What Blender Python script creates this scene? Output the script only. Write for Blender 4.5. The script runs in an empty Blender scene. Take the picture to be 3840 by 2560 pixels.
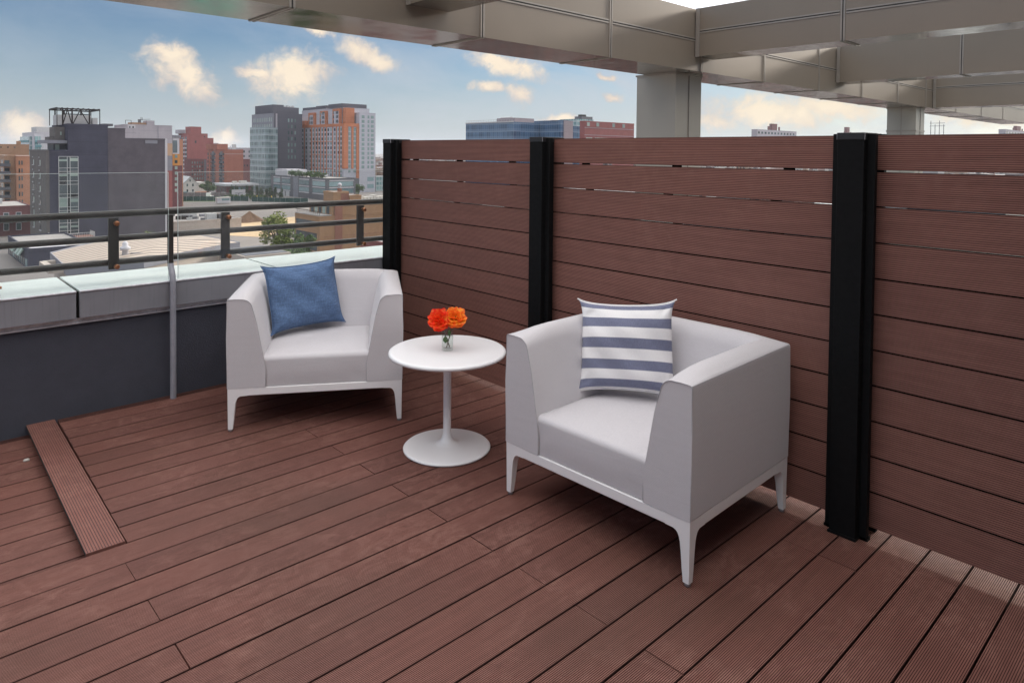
import bpy, bmesh, math, random
from mathutils import Vector, Matrix
random.seed(7)
PI = math.pi
scene = bpy.context.scene
COL = scene.collection

# ------------------------------------------------------------------ helpers
def link(o):
    COL.objects.link(o); return o

def tag(o, label=None, cat=None, group=None, kind=None):
    if label: o['label'] = label
    if cat: o['category'] = cat
    if group: o['group'] = group
    if kind: o['kind'] = kind
    return o

def thing(name, label, cat, loc=(0, 0, 0), rz=0.0, group=None):
    o = bpy.data.objects.new(name, None)
    o.location = loc; o.rotation_euler = (0, 0, rz); o.empty_display_size = .2
    link(o)
    return tag(o, label, cat, group)

def relabel(o, label):
    o['label'] = label; return o

def copy_tree(o, parent=None):
    c = o.copy(); COL.objects.link(c)
    if parent is not None: c.parent = parent
    for ch in [x for x in COL.objects if x.parent is o]:
        copy_tree(ch, c)
    return c

class MB:
    """Collects shapes into one mesh."""
    def __init__(self):
        self.v = []; self.f = []; self.m = []; self.t = []; self.sm = []
        self.mi = 0; self.tint = .5
    def add(self, vs, fs, smooth=False):
        n = len(self.v)
        self.v += [tuple(p) for p in vs]
        for f in fs:
            self.f.append([i + n for i in f]); self.m.append(self.mi); self.t.append(self.tint); self.sm.append(smooth)
    def box(self, x0, y0, z0, x1, y1, z1):
        self.add([(x0, y0, z0), (x1, y0, z0), (x1, y1, z0), (x0, y1, z0), (x0, y0, z1), (x1, y0, z1), (x1, y1, z1), (x0, y1, z1)],
                 [(0, 3, 2, 1), (4, 5, 6, 7), (0, 1, 5, 4), (1, 2, 6, 5), (2, 3, 7, 6), (3, 0, 4, 7)])
    def prism(self, prof, a, b, fn, smooth=False):
        """prof: closed list of 2-D points, extruded from a to b; fn(u, v, t) -> point."""
        n = len(prof)
        vs = [fn(u, v, a) for u, v in prof] + [fn(u, v, b) for u, v in prof]
        fs = [(i, (i + 1) % n, (i + 1) % n + n, i + n) for i in range(n)]
        self.add(vs, fs + [tuple(reversed(range(n))), tuple(range(n, 2 * n))], smooth)
    def grid(self, fn, nu, nv, smooth=True, wrap=False):
        vs = [fn(i / (nu if wrap else nu), j / nv) for j in range(nv + 1) for i in range(nu + (0 if wrap else 1))]
        w = nu if wrap else nu + 1
        fs = []
        for j in range(nv):
            for i in range(nu):
                i2 = (i + 1) % w
                fs.append((j * w + i, j * w + i2, (j + 1) * w + i2, (j + 1) * w + i))
        self.add(vs, fs, smooth)
    def lathe(self, prof, n=32, c=(0, 0, 0), smooth=True):
        """prof: (r, z) list; a point with r = 0 closes the shape."""
        vs = []; rows = []
        for r, z in prof:
            if r < 1e-6:
                rows.append([len(vs)]); vs.append((c[0], c[1], c[2] + z))
            else:
                rows.append(list(range(len(vs), len(vs) + n)))
                vs += [(c[0] + r * math.cos(2 * PI * k / n), c[1] + r * math.sin(2 * PI * k / n), c[2] + z) for k in range(n)]
        fs = []
        for a, b in zip(rows, rows[1:]):
            for k in range(n):
                k2 = (k + 1) % n
                if len(a) == 1 and len(b) == 1: continue
                if len(a) == 1: fs.append((a[0], b[k2], b[k]))
                elif len(b) == 1: fs.append((a[k], a[k2], b[0]))
                else: fs.append((a[k], a[k2], b[k2], b[k]))
        self.add(vs, fs, smooth)
    def tube(self, pts, r, n=10, cap=True):
        pts = [Vector(p) for p in pts]
        rs = r if isinstance(r, (list, tuple)) else [r] * len(pts)
        vs = []; up = None
        for i, p in enumerate(pts):
            d = (pts[min(i + 1, len(pts) - 1)] - pts[max(i - 1, 0)]).normalized()
            if up is None:
                up = Vector((0, 0, 1)) if abs(d.z) < .9 else Vector((0, 1, 0))
            s = d.cross(up).normalized(); up = s.cross(d).normalized()
            vs += [p + (s * math.cos(2 * PI * k / n) + up * math.sin(2 * PI * k / n)) * rs[i] for k in range(n)]
        fs = [(i * n + k, i * n + (k + 1) % n, (i + 1) * n + (k + 1) % n, (i + 1) * n + k) for i in range(len(pts) - 1) for k in range(n)]
        self.add(vs, fs, True)
        if cap:
            self.add([vs[k] for k in range(n)], [tuple(range(n))]); self.add([vs[-n + k] for k in range(n)], [tuple(range(n))])
    def bar(self, p, q, w):
        """square bar between two points"""
        p, q = Vector(p), Vector(q); d = (q - p).normalized()
        up = Vector((0, 0, 1)) if abs(d.z) < .95 else Vector((1, 0, 0))
        s = d.cross(up).normalized() * w / 2; u = s.cross(d).normalized() * w / 2
        vs = [p - s - u, p + s - u, p + s + u, p - s + u, q - s - u, q + s - u, q + s + u, q - s + u]
        self.add(vs, [(0, 3, 2, 1), (4, 5, 6, 7), (0, 1, 5, 4), (1, 2, 6, 5), (2, 3, 7, 6), (3, 0, 4, 7)])
    def build(self, name, mats, parent=None, bevel=0, seg=2, angle=35, weld=False, off=None):
        me = bpy.data.meshes.new(name)
        vs = self.v
        if off: vs = [(a - off[0], b - off[1], c - off[2]) for a, b, c in vs]
        me.from_pydata(vs, [], self.f)
        if not isinstance(mats, (list, tuple)): mats = [mats]
        for m in mats: me.materials.append(m)
        me.polygons.foreach_set('material_index', self.m)
        me.polygons.foreach_set('use_smooth', self.sm)
        at = me.attributes.new('tint', 'FLOAT', 'FACE'); at.data.foreach_set('value', self.t)
        bm = bmesh.new(); bm.from_mesh(me)
        if weld: bmesh.ops.remove_doubles(bm, verts=bm.verts, dist=1e-5)
        bmesh.ops.recalc_face_normals(bm, faces=bm.faces)
        bm.to_mesh(me); bm.free()
        o = bpy.data.objects.new(name, me); link(o)
        if parent is not None: o.parent = parent
        if bevel:
            b = o.modifiers.new('bevel', 'BEVEL'); b.width = bevel; b.use_clamp_overlap = True; b.segments = seg; b.limit_method = 'ANGLE'; b.angle_limit = math.radians(angle)
            b.harden_normals = False
            for p in me.polygons: p.use_smooth = True
            me.set_sharp_from_angle(angle=math.radians(60)) if hasattr(me, 'set_sharp_from_angle') else None
        return o

# ------------------------------------------------------------------ materials
def new_mat(name):
    m = bpy.data.materials.new(name); m.use_nodes = True
    nt = m.node_tree; b = nt.nodes['Principled BSDF']
    return m, nt, b

def N(nt, t, **kw):
    n = nt.nodes.new(t)
    for k, v in kw.items(): setattr(n, k, v)
    return n

def math_n(nt, op, a, b=None, c=None):
    n = N(nt, 'ShaderNodeMath', operation=op)
    for i, x in enumerate((a, b, c)):
        if x is None: continue
        if isinstance(x, (int, float)): n.inputs[i].default_value = x
        else: nt.links.new(x, n.inputs[i])
    return n.outputs[0]

def mixc(nt, fac, a, b, mode='MIX'):
    n = N(nt, 'ShaderNodeMix', data_type='RGBA', blend_type=mode)
    for sock, x in ((n.inputs[0], fac), (n.inputs[6], a), (n.inputs[7], b)):
        if isinstance(x, (int, float)): sock.default_value = x
        elif isinstance(x, (tuple, list)): sock.default_value = (*x[:3], 1)
        else: nt.links.new(x, sock)
    return n.outputs[2]

def noise(nt, vec, scale, detail=4, rough=.55, dist=0.0):
    n = N(nt, 'ShaderNodeTexNoise'); n.inputs['Scale'].default_value = scale
    n.inputs['Detail'].default_value = detail; n.inputs['Roughness'].default_value = rough; n.inputs['Distortion'].default_value = dist
    if vec is not None: nt.links.new(vec, n.inputs['Vector'])
    return n.outputs['Fac']

def ramp(nt, fac, lo, hi, a=0.0, b=1.0):
    n = N(nt, 'ShaderNodeMapRange'); n.inputs[1].default_value = lo; n.inputs[2].default_value = hi
    n.inputs[3].default_value = a; n.inputs[4].default_value = b
    nt.links.new(fac, n.inputs[0]); return n.outputs[0]

def objco(nt, scale=(1, 1, 1), rot=(0, 0, 0)):
    t = N(nt, 'ShaderNodeTexCoord'); mp = N(nt, 'ShaderNodeMapping')
    mp.inputs['Scale'].default_value = scale; mp.inputs['Rotation'].default_value = rot
    nt.links.new(t.outputs['Object'], mp.inputs['Vector']); return mp.outputs['Vector']

def bump(nt, b, h, strength=.3, dist=.002):
    n = N(nt, 'ShaderNodeBump'); n.inputs['Strength'].default_value = strength; n.inputs['Distance'].default_value = dist
    nt.links.new(h, n.inputs['Height']); nt.links.new(n.outputs['Normal'], b.inputs['Normal'])

def setp(b, **kw):
    for k, v in kw.items():
        s = b.inputs[k.replace('_', ' ')]
        s.default_value = (*v, 1) if isinstance(v, tuple) and len(v) == 3 else v

def plain(name, col, rough=.5, metal=0.0, var=.12, scale=6.0, streak=None, bumpy=0.0, spec=.5, coat=0.0):
    m, nt, b = new_mat(name)
    co = objco(nt)
    f = noise(nt, co, scale, 5, .6)
    dark = tuple(c * (1 - var) for c in col); lite = tuple(min(1, c * (1 + var)) for c in col)
    c = mixc(nt, ramp(nt, f, .3, .7), dark, lite)
    if streak:
        s = noise(nt, objco(nt, streak), 1.0, 4, .65)
        c = mixc(nt, ramp(nt, s, .52, .75, 0, .45), c, tuple(x * .62 for x in col))
    nt.links.new(c, b.inputs['Base Color'])
    setp(b, Roughness=rough, Metallic=metal)
    b.inputs['Specular IOR Level'].default_value = spec
    if coat: b.inputs['Coat Weight'].default_value = coat
    r = noise(nt, co, scale * 2.3, 3); nt.links.new(ramp(nt, r, .2, .8, max(0, rough - .1), min(1, rough + .1)), b.inputs['Roughness'])
    if bumpy: bump(nt, b, noise(nt, co, scale * 14, 6, .7), bumpy, .004)
    return m

def wood_mat(name, col, along='X', wear=1.0):
    """wood-plastic composite; tint per board, scuffs and dust in patches."""
    m, nt, b = new_mat(name)
    sc = {'X': (1.2, 26, 26), 'Y': (26, 1.2, 26)}[along]
    at = N(nt, 'ShaderNodeAttribute', attribute_name='tint')
    g = noise(nt, objco(nt, sc), 2.0, 5, .6)
    base = mixc(nt, ramp(nt, g, .25, .75), tuple(c * .82 for c in col), tuple(c * 1.16 for c in col))
    base = mixc(nt, 1.0, base, mixc(nt, at.outputs['Fac'], (.87, .86, .87), (1.10, 1.08, 1.06)), 'MULTIPLY')
    # pale scuffs and dried rain marks
    co = objco(nt)
    big = noise(nt, co, 2.1, 6, .62, .6)
    fine = noise(nt, objco(nt, (7, 22, 22) if along == 'X' else (22, 7, 22)), 2.2, 6, .7, .4)
    med = noise(nt, objco(nt, (1, 1.5, 1), (0, 0, .9)), 9, 5, .68, 1.2)
    k = math_n(nt, 'MULTIPLY', ramp(nt, big, .40, .58), math_n(nt, 'ADD', ramp(nt, fine, .44, .62, 0, .45), ramp(nt, med, .47, .62, 0, .9)))
    base = mixc(nt, math_n(nt, 'MULTIPLY', math_n(nt, 'MINIMUM', k, 1.2), .62 * wear), base, (col[0] * 1.75, col[1] * 2.1, col[2] * 2.1))
    rub = noise(nt, objco(nt, (1, 1, 1), (0, 0, .5)), 3.3, 2, .5, 2.4)
    arcs = math_n(nt, 'LESS_THAN', math_n(nt, 'ABSOLUTE', math_n(nt, 'SUBTRACT', rub, .53)), .0035)
    base = mixc(nt, math_n(nt, 'MULTIPLY', math_n(nt, 'MULTIPLY', arcs, ramp(nt, big, .4, .6)), .30 * wear), base, (col[0] * .35, col[1] * .35, col[2] * .38))
    # drier, browner patches
    p = noise(nt, co, 1.15, 3, .5)
    base = mixc(nt, ramp(nt, p, .48, .68, 0, .55 * wear), base, (col[0] * .58, col[1] * .72, col[2] * .66))
    sp = noise(nt, co, 160, 2, .5)
    base = mixc(nt, ramp(nt, sp, .74, .80, 0, .5 * wear), base, (.42, .36, .33))
    nt.links.new(base, b.inputs['Base Color'])
    nt.links.new(ramp(nt, big, .3, .7, .52, .74), b.inputs['Roughness'])
    b.inputs['Specular IOR Level'].default_value = .35
    bump(nt, b, noise(nt, objco(nt, (40, 300, 300) if along == 'X' else (300, 40, 300)), 1.0, 4, .6), .25, .0006)
    return m

def fabric(name, col, weave=900, var=.10, rough=.85, sheen=.25, soft=2.0, slub=0.0):
    m, nt, b = new_mat(name)
    co = objco(nt)
    w1 = N(nt, 'ShaderNodeTexWave', wave_type='BANDS', bands_direction='DIAGONAL'); w1.inputs['Scale'].default_value = weave / 20
    w1.inputs['Distortion'].default_value = .4
    nt.links.new(co, w1.inputs['Vector'])
    th = noise(nt, objco(nt, (1, 1, .12)), weave * .55, 2, .6); th2 = noise(nt, objco(nt, (.12, .12, 1)), weave * .55, 2, .6)
    t = math_n(nt, 'ADD', math_n(nt, 'MULTIPLY', th, .5), math_n(nt, 'MULTIPLY', th2, .5))
    big = noise(nt, co, 5, 3)
    c = mixc(nt, ramp(nt, t, .3, .7), tuple(x * (1 - var) for x in col), tuple(min(1, x * (1 + var)) for x in col))
    c = mixc(nt, ramp(nt, big, .3, .7, 0, .10), c, tuple(x * .8 for x in col))
    c = mixc(nt, math_n(nt, 'MULTIPLY', w1.outputs['Fac'], .10), c, tuple(x * .7 for x in col))
    if slub:
        s1 = noise(nt, objco(nt, (1, 1, .07)), 230, 3, .6); s2 = noise(nt, objco(nt, (.07, .07, 1)), 230, 3, .6)
        c = mixc(nt, ramp(nt, math_n(nt, 'ADD', s1, s2), .82, 1.2, 0, slub), c, tuple(x * .42 for x in col))
        c = mixc(nt, ramp(nt, math_n(nt, 'ADD', s1, s2), .98, .72, 0, slub), c, tuple(min(1, x * 1.55) for x in col))
    nt.links.new(c, b.inputs['Base Color'])
    setp(b, Roughness=rough); b.inputs['Sheen Weight'].default_value = sheen; b.inputs['Specular IOR Level'].default_value = .3
    h = math_n(nt, 'ADD', t, math_n(nt, 'MULTIPLY', w1.outputs['Fac'], .5))
    h = math_n(nt, 'ADD', h, math_n(nt, 'MULTIPLY', noise(nt, objco(nt, (3, 3, 14), (.5, .3, 0)), 1.6, 3, .5, 1.0), soft * 1.2))
    h = math_n(nt, 'ADD', h, math_n(nt, 'MULTIPLY', noise(nt, co, 9, 3, .5), soft))
    bump(nt, b, h, .35, .0012)
    return m

M = {}
M['deck'] = wood_mat('deck_composite', (.205, .087, .069), 'X', .8)
M['step'] = wood_mat('step_composite', (.205, .086, .07), 'Y', .7)
M['fence'] = wood_mat('fence_composite', (.285, .132, .106), 'Y', .16)
def smooth_white():
    m, nt, b = new_mat('white_table_lacquer'); setp(b, Base_Color=(.84, .83, .84), Roughness=.34)
    return m
M['deck_groove'] = plain('groove_painted_shade', (.062, .030, .026), .9, 0, .2, 9, None, 0, .1)  # darker brown that paints in the shade of deck grooves and board gaps
M['fence_groove'] = plain('fence_groove_painted_shade', (.115, .057, .05), .9, 0, .2, 9, None, 0, .1)  # groove shade of the fence boards, painted as a darker colour
M['black'] = plain('black_powder_coat', (.0035, .0035, .004), .7, 0, .12, 20, None, .05, .2)
M['cap_black'] = plain('post_cap_black', (.016, .016, .019), .45, 0, .1, 20)
M['rail'] = plain('dark_bronze_paint', (.062, .056, .052), .40, .5, .03, 3)
M['pole_grey'] = plain('grey_pole_paint', (.30, .30, .34), .45, 0, .12, 14, (40, 40, 2), .06)
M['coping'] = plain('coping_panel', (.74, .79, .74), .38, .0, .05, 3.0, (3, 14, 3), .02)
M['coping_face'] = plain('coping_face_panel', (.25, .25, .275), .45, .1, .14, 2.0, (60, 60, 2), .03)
M['wall'] = plain('dark_stucco', (.066, .068, .086), .9, 0, .07, 8, None, .8, .2)
M['lip'] = plain('metal_lip', (.62, .62, .66), .35, .2, .2, 30)
M['slab'] = plain('roof_slab', (.06, .055, .05), .95, 0, .2, 3)
M['brass'] = plain('rusty_brass', (.42, .20, .11), .38, .85, .45, 60, None, .2)
M['white_metal'] = plain('white_powder_coat', (.88, .86, .86), .40, 0, .015, 3)
M['table_white'] = smooth_white()
M['foot'] = plain('clear_foot', (.25, .23, .24), .2, 0, .1, 40)
M['uphol'] = fabric('sling_fabric', (.62, .592, .61), 1400, .07)
M['seam'] = plain('seam_thread', (.42, .41, .43), .9, 0, .2, 300)
M['blue'] = fabric('blue_linen', (.115, .19, .345), 900, .42, .92, .05, .5, .42)
M['leaf'] = plain('rose_leaf', (.055, .115, .025), .45, 0, .4, 80)
M['stem'] = plain('rose_stem', (.10, .07, .04), .5, 0, .4, 90)
M['clip'] = plain('black_clip_and_gap_shade', (.004, .004, .004), .9, 0, .1, 50, None, 0, .0)

M['white_cloth'] = plain('white_cotton', (.86, .84, .84), .9, 0, .04, 60)
def stripe_mat():
    m, nt, b = new_mat('striped_linen')
    uv = N(nt, 'ShaderNodeUVMap', uv_map='UVMap')
    sep = N(nt, 'ShaderNodeSeparateXYZ'); nt.links.new(uv.outputs[0], sep.inputs[0])
    v = sep.outputs[1]; u = sep.outputs[0]
    # sawtooth edge of the weave
    saw = math_n(nt, 'PINGPONG', math_n(nt, 'MULTIPLY', u, 90), .5)
    vv = math_n(nt, 'ADD', v, math_n(nt, 'MULTIPLY', math_n(nt, 'SUBTRACT', saw, .25), .012))
    per = .222
    ph = math_n(nt, 'FRACT', math_n(nt, 'ADD', math_n(nt, 'DIVIDE', vv, per), .865))
    band = math_n(nt, 'LESS_THAN', ph, .480)
    edge = math_n(nt, 'MULTIPLY', math_n(nt, 'GREATER_THAN', v, .018), math_n(nt, 'LESS_THAN', v, .982))
    band = math_n(nt, 'MULTIPLY', band, edge)
    ck = N(nt, 'ShaderNodeTexChecker'); ck.inputs['Scale'].default_value = 210
    nt.links.new(uv.outputs[0], ck.inputs['Vector'])
    thr = noise(nt, None, 60, 3); nz = nt.nodes[-1]
    mp = N(nt, 'ShaderNodeMapping'); mp.inputs['Scale'].default_value = (14, 1.5, 1); nt.links.new(uv.outputs[0], mp.inputs['Vector'])
    thr = noise(nt, mp.outputs['Vector'], 14, 4, .7)
    blue = mixc(nt, ramp(nt, thr, .3, .7), (.080, .090, .165), (.17, .185, .30))
    blue = mixc(nt, math_n(nt, 'MULTIPLY', ck.outputs['Fac'], .55), blue, (.34, .35, .43))
    white = mixc(nt, ramp(nt, thr, .3, .7), (.84, .82, .82), (.92, .90, .90))
    c = mixc(nt, band, white, blue)
    nt.links.new(c, b.inputs['Base Color']); setp(b, Roughness=.9); b.inputs['Sheen Weight'].default_value = .2
    b.inputs['Specular IOR Level'].default_value = .2
    h = math_n(nt, 'ADD', math_n(nt, 'MULTIPLY', ck.outputs['Fac'], .6), math_n(nt, 'MULTIPLY', noise(nt, objco(nt), 14, 3), 3))
    bump(nt, b, h, .3, .0012)
    return m
M['stripe'] = stripe_mat()

def petal_mat(name, inner, outer):
    m, nt, b = new_mat(name)
    uv = N(nt, 'ShaderNodeUVMap', uv_map='UVMap'); sep = N(nt, 'ShaderNodeSeparateXYZ'); nt.links.new(uv.outputs[0], sep.inputs[0])
    f = math_n(nt, 'ADD', sep.outputs[1], math_n(nt, 'MULTIPLY', math_n(nt, 'SUBTRACT', noise(nt, objco(nt), 60, 3), .5), .5))
    c = mixc(nt, ramp(nt, f, .42, 1.05), inner, outer)
    nt.links.new(c, b.inputs['Base Color']); setp(b, Roughness=.55)
    tl = N(nt, 'ShaderNodeBsdfTranslucent'); nt.links.new(c, tl.inputs[0])
    mx = N(nt, 'ShaderNodeMixShader'); mx.inputs[0].default_value = .42
    nt.links.new(b.outputs[0], mx.inputs[1]); nt.links.new(tl.outputs[0], mx.inputs[2])
    nt.links.new(mx.outputs[0], nt.nodes['Material Output'].inputs['Surface'])
    return m
M['petal_red'] = petal_mat('red_petal', (.98, .20, .03), (.95, .022, .020))
M['petal_orange'] = petal_mat('orange_petal', (1.0, .50, .04), (.98, .13, .035))

def glass_mat(name, tint=(.95, .97, .96), dust=.04, rough=.0):
    """architectural glass: clear with a Fresnel reflection and a pale mix painted in for whitish reflections."""
    m = bpy.data.materials.new(name); m.use_nodes = True; nt = m.node_tree; nt.nodes.clear()
    out = N(nt, 'ShaderNodeOutputMaterial')
    tr = N(nt, 'ShaderNodeBsdfTransparent'); tr.inputs[0].default_value = (*tint, 1)
    gl = N(nt, 'ShaderNodeBsdfGlossy'); gl.inputs['Roughness'].default_value = rough
    df = N(nt, 'ShaderNodeBsdfDiffuse'); df.inputs[0].default_value = (.75, .78, .80, 1)
    fr = N(nt, 'ShaderNodeFresnel'); fr.inputs[0].default_value = 1.45
    m1 = N(nt, 'ShaderNodeMixShader'); geo = N(nt, 'ShaderNodeNewGeometry'); nt.links.new(math_n(nt, 'MULTIPLY', math_n(nt, 'MULTIPLY', fr.outputs[0], .75), math_n(nt, 'SUBTRACT', 1.0, geo.outputs['Backfacing'])), m1.inputs[0]); nt.links.new(tr.outputs[0], m1.inputs[1]); nt.links.new(gl.outputs[0], m1.inputs[2])
    m2 = N(nt, 'ShaderNodeMixShader'); nt.links.new(m1.outputs[0], m2.inputs[1]); nt.links.new(df.outputs[0], m2.inputs[2])
    d = noise(nt, objco(nt, (1, 1, .4)), 7, 6, .7)
    nt.links.new(ramp(nt, d, .35, .75, dust * .5, dust * 1.7), m2.inputs[0])  # uneven pale diffuse share, imitates the whitish reflection on the panes
    nt.links.new(m2.outputs[0], out.inputs[0])
    return m
M['pane'] = glass_mat('railing_glass', (.955, .97, .965), .028)
M['pane_edge'] = plain('glass_edge', (.62, .70, .68), .15, 0, .05, 9, None, 0, .8)

def clear_glass(name, col=(1, 1, 1), ior=1.45):
    m, nt, b = new_mat(name)
    setp(b, Base_Color=col, Roughness=0.0); b.inputs['Transmission Weight'].default_value = 1; b.inputs['IOR'].default_value = ior
    return m
M['vase'] = glass_mat('vase_glass', (.945, .96, .955), .006)
M['water'] = glass_mat('vase_water', (.965, .975, .965), .0)

# metal cladding of the pergola: satin, faint vertical rain streaks
def clad_mat(name='pergola_cladding', col=(.255, .213, .168)):
    m, nt, b = new_mat(name)
    s = noise(nt, objco(nt, (26, 26, .7)), 1.0, 5, .7)
    big = noise(nt, objco(nt), .7, 3)
    c = mixc(nt, ramp(nt, big, .3, .7), tuple(x * .93 for x in col), tuple(x * 1.06 for x in col))
    c = mixc(nt, ramp(nt, s, .58, .80, 0, .16), c, tuple(x * .6 for x in col))
    sp = noise(nt, objco(nt), 22, 2, .5); c = mixc(nt, ramp(nt, sp, .76, .80, 0, .5), c, tuple(x * .45 for x in col))
    nt.links.new(c, b.inputs['Base Color']); setp(b, Metallic=.25, Roughness=.42)
    nt.links.new(ramp(nt, s, .3, .8, .36, .46), b.inputs['Roughness'])
    return m
M['clad'] = clad_mat()
M['clad_column_lit'] = clad_mat('column_cladding_painted_lit', (.40, .37, .32))  # lighter copy of the cladding, sky light painted into the colour
M['clad_under'] = plain('pergola_soffit', (.30, .285, .265), .15, .7, .05, 1.5)
M['seamline'] = plain('panel_joint', (.34, .305, .265), .4, .3, .1, 5)
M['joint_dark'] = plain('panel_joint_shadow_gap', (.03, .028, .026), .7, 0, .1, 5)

# city materials -----------------------------------------------------------
def masonry(name, col, var=.16, scale=.35, course=None, rough=.9):
    m, nt, b = new_mat(name)
    co = objco(nt)
    f = noise(nt, co, scale, 6, .65)
    c = mixc(nt, ramp(nt, f, .3, .72), tuple(x * (1 - var) for x in col), tuple(x * (1 + var) for x in col))
    st = noise(nt, objco(nt, (1.4, 1.4, .06)), 1.0, 4, .6)
    c = mixc(nt, ramp(nt, st, .5, .78, 0, .35), c, tuple(x * .72 for x in col))
    g = noise(nt, objco(nt, (.9, .9, 4)), 1.6, 4, .7)
    c = mixc(nt, ramp(nt, g, .4, .7, 0, .25), c, tuple(min(1, x * 1.45) for x in col))
    if course:
        sep = N(nt, 'ShaderNodeSeparateXYZ'); nt.links.new(co, sep.inputs[0])
        h = math_n(nt, 'FRACT', math_n(nt, 'DIVIDE', sep.outputs[2], course))
        c = mixc(nt, math_n(nt, 'MULTIPLY', math_n(nt, 'LESS_THAN', h, .06), .3), c, tuple(x * .6 for x in col))
    nt.links.new(c, b.inputs['Base Color']); setp(b, Roughness=rough); b.inputs['Specular IOR Level'].default_value = .2
    return m

def window_mat(name, dark, lite, rough=.08):
    """glazing with a different blind or reflection in every window"""
    m, nt, b = new_mat(name)
    oi = N(nt, 'ShaderNodeObjectInfo')
    f = noise(nt, objco(nt), .55, 3, .6)
    k = math_n(nt, 'ADD', math_n(nt, 'MULTIPLY', oi.outputs['Random'], .7), math_n(nt, 'MULTIPLY', f, .45))
    c = mixc(nt, ramp(nt, k, .25, 1.0), dark, lite)
    nt.links.new(c, b.inputs['Base Color']); setp(b, Roughness=rough, Metallic=0.0); b.inputs['Specular IOR Level'].default_value = .6
    return m

M['m_dark'] = masonry('charcoal_brick', (.058, .058, .082), .16, .30, 3.45)
M['m_dark2'] = masonry('charcoal_mauve_brick', (.094, .083, .098), .20, .30)
M['m_greybrick'] = masonry('grey_brick', (.125, .115, .112), .18, .4)
M['m_lav'] = masonry('lavender_panel', (.33, .31, .34), .07, .2, 3.4)
M['m_white'] = masonry('white_panel', (.40, .40, .45), .06, .2, 3.1)
M['m_light'] = masonry('light_stucco', (.45, .44, .47), .08, .2)
M['m_orange'] = masonry('orange_panel', (.42, .165, .09), .10, .3, 3.1)
M['m_peach'] = masonry('peach_panel', (.42, .28, .19), .1, .3)
M['m_ochre'] = masonry('ochre_panel', (.46, .21, .06), .1, .3)
M['m_red'] = masonry('red_brick', (.25, .092, .088), .14, .2)
M['m_redor'] = masonry('orange_red_brick', (.28, .115, .085), .16, .25)
M['m_maroon'] = masonry('maroon_brick', (.145, .062, .065), .2, .4)
M['m_tan'] = masonry('tan_brick', (.335, .20, .115), .12, .5, 1.2)
M['m_tanred'] = masonry('tan_red_brick', (.245, .115, .085), .12, .5)
M['m_beige'] = masonry('beige_concrete', (.40, .345, .305), .10, .3, 2.2)
M['m_terracotta'] = masonry('terracotta_brick', (.36, .18, .115), .14, .3)
M['m_brownbeige'] = masonry('brown_beige_brick', (.31, .195, .13), .12, .3)
M['m_graymetal'] = masonry('gray_metal_panel', (.115, .115, .13), .08, .2, 3.6, .5)
M['m_graymetal2'] = masonry('mid_gray_panel', (.20, .20, .23), .08, .2, 3.6, .5)
M['m_tower_dark'] = masonry('tower_dark_panel', (.095, .093, .115), .08, .12, 3.9)
M['m_roof'] = masonry('roof_gravel', (.30, .28, .27), .15, .4)
M['m_black'] = masonry('black_steel', (.025, .02, .02), .2, .5)
M['m_offwhite'] = masonry('offwhite_siding', (.55, .52, .48), .08, .4)
M['m_equip'] = masonry('equipment_grey', (.42, .42, .43), .1, 1.0)
M['m_bluebuild'] = masonry('blue_green_panel', (.12, .24, .27), .1, .2, 3)
M['m_far'] = masonry('far_city_stone', (.30, .26, .28), .1, .1, 3)
M['w_dark'] = window_mat('dark_window', (.012, .015, .020), (.12, .15, .165))
M['w_green'] = window_mat('greenish_window', (.03, .055, .06), (.26, .36, .35))
M['w_blue'] = window_mat('blue_glass', (.02, .05, .11), (.09, .18, .30))
M['w_teal'] = window_mat('teal_glass', (.10, .16, .18), (.30, .42, .44), .15)
M['w_blind'] = window_mat('window_with_blind', (.20, .27, .25), (.36, .43, .38), .3)
M['w_frame'] = plain('pale_window_frame', (.52, .52, .52), .5, 0, .05, 2)

def curtain_mat(name, a, b2, line, dx, dz, wz=.12, wx=.06):
    """curtain wall: glass field with mullions and floor bands"""
    m, nt, b = new_mat(name)
    co = objco(nt); sep = N(nt, 'ShaderNodeSeparateXYZ'); nt.links.new(co, sep.inputs[0])
    h = math_n(nt, 'ADD', sep.outputs[0], sep.outputs[1])
    fx = math_n(nt, 'LESS_THAN', math_n(nt, 'FRACT', math_n(nt, 'DIVIDE', h, dx)), wx)
    zf = math_n(nt, 'FRACT', math_n(nt, 'DIVIDE', sep.outputs[2], dz))
    fz = math_n(nt, 'LESS_THAN', zf, wz); sp = math_n(nt, 'LESS_THAN', zf, .42)
    cell = N(nt, 'ShaderNodeTexWhiteNoise', noise_dimensions='2D')
    cv = N(nt, 'ShaderNodeCombineXYZ'); nt.links.new(math_n(nt, 'FLOOR', math_n(nt, 'DIVIDE', h, dx)), cv.inputs[0]); nt.links.new(math_n(nt, 'FLOOR', math_n(nt, 'DIVIDE', sep.outputs[2], dz)), cv.inputs[1])
    nt.links.new(cv.outputs[0], cell.inputs['Vector'])
    big = noise(nt, objco(nt, (.12, .12, .6)), 1, 3)
    k = math_n(nt, 'ADD', math_n(nt, 'MULTIPLY', cell.outputs['Value'], .45), math_n(nt, 'MULTIPLY', big, .6))
    c = mixc(nt, ramp(nt, k, .2, .85), a, b2)
    c = mixc(nt, math_n(nt, 'MULTIPLY', sp, .55), c, tuple((p + q) / 2 for p, q in zip(b2, line)))
    c = mixc(nt, math_n(nt, 'MULTIPLY', math_n(nt, 'MAXIMUM', fx, fz), .8), c, line)
    nt.links.new(c, b.inputs['Base Color']); setp(b, Roughness=.14); b.inputs['Specular IOR Level'].default_value = .6
    return m
M['curtain_grey'] = curtain_mat('grey_curtain_wall', (.05, .075, .085), (.20, .27, .28), (.33, .37, .39), 1.5, 3.9)
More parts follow.
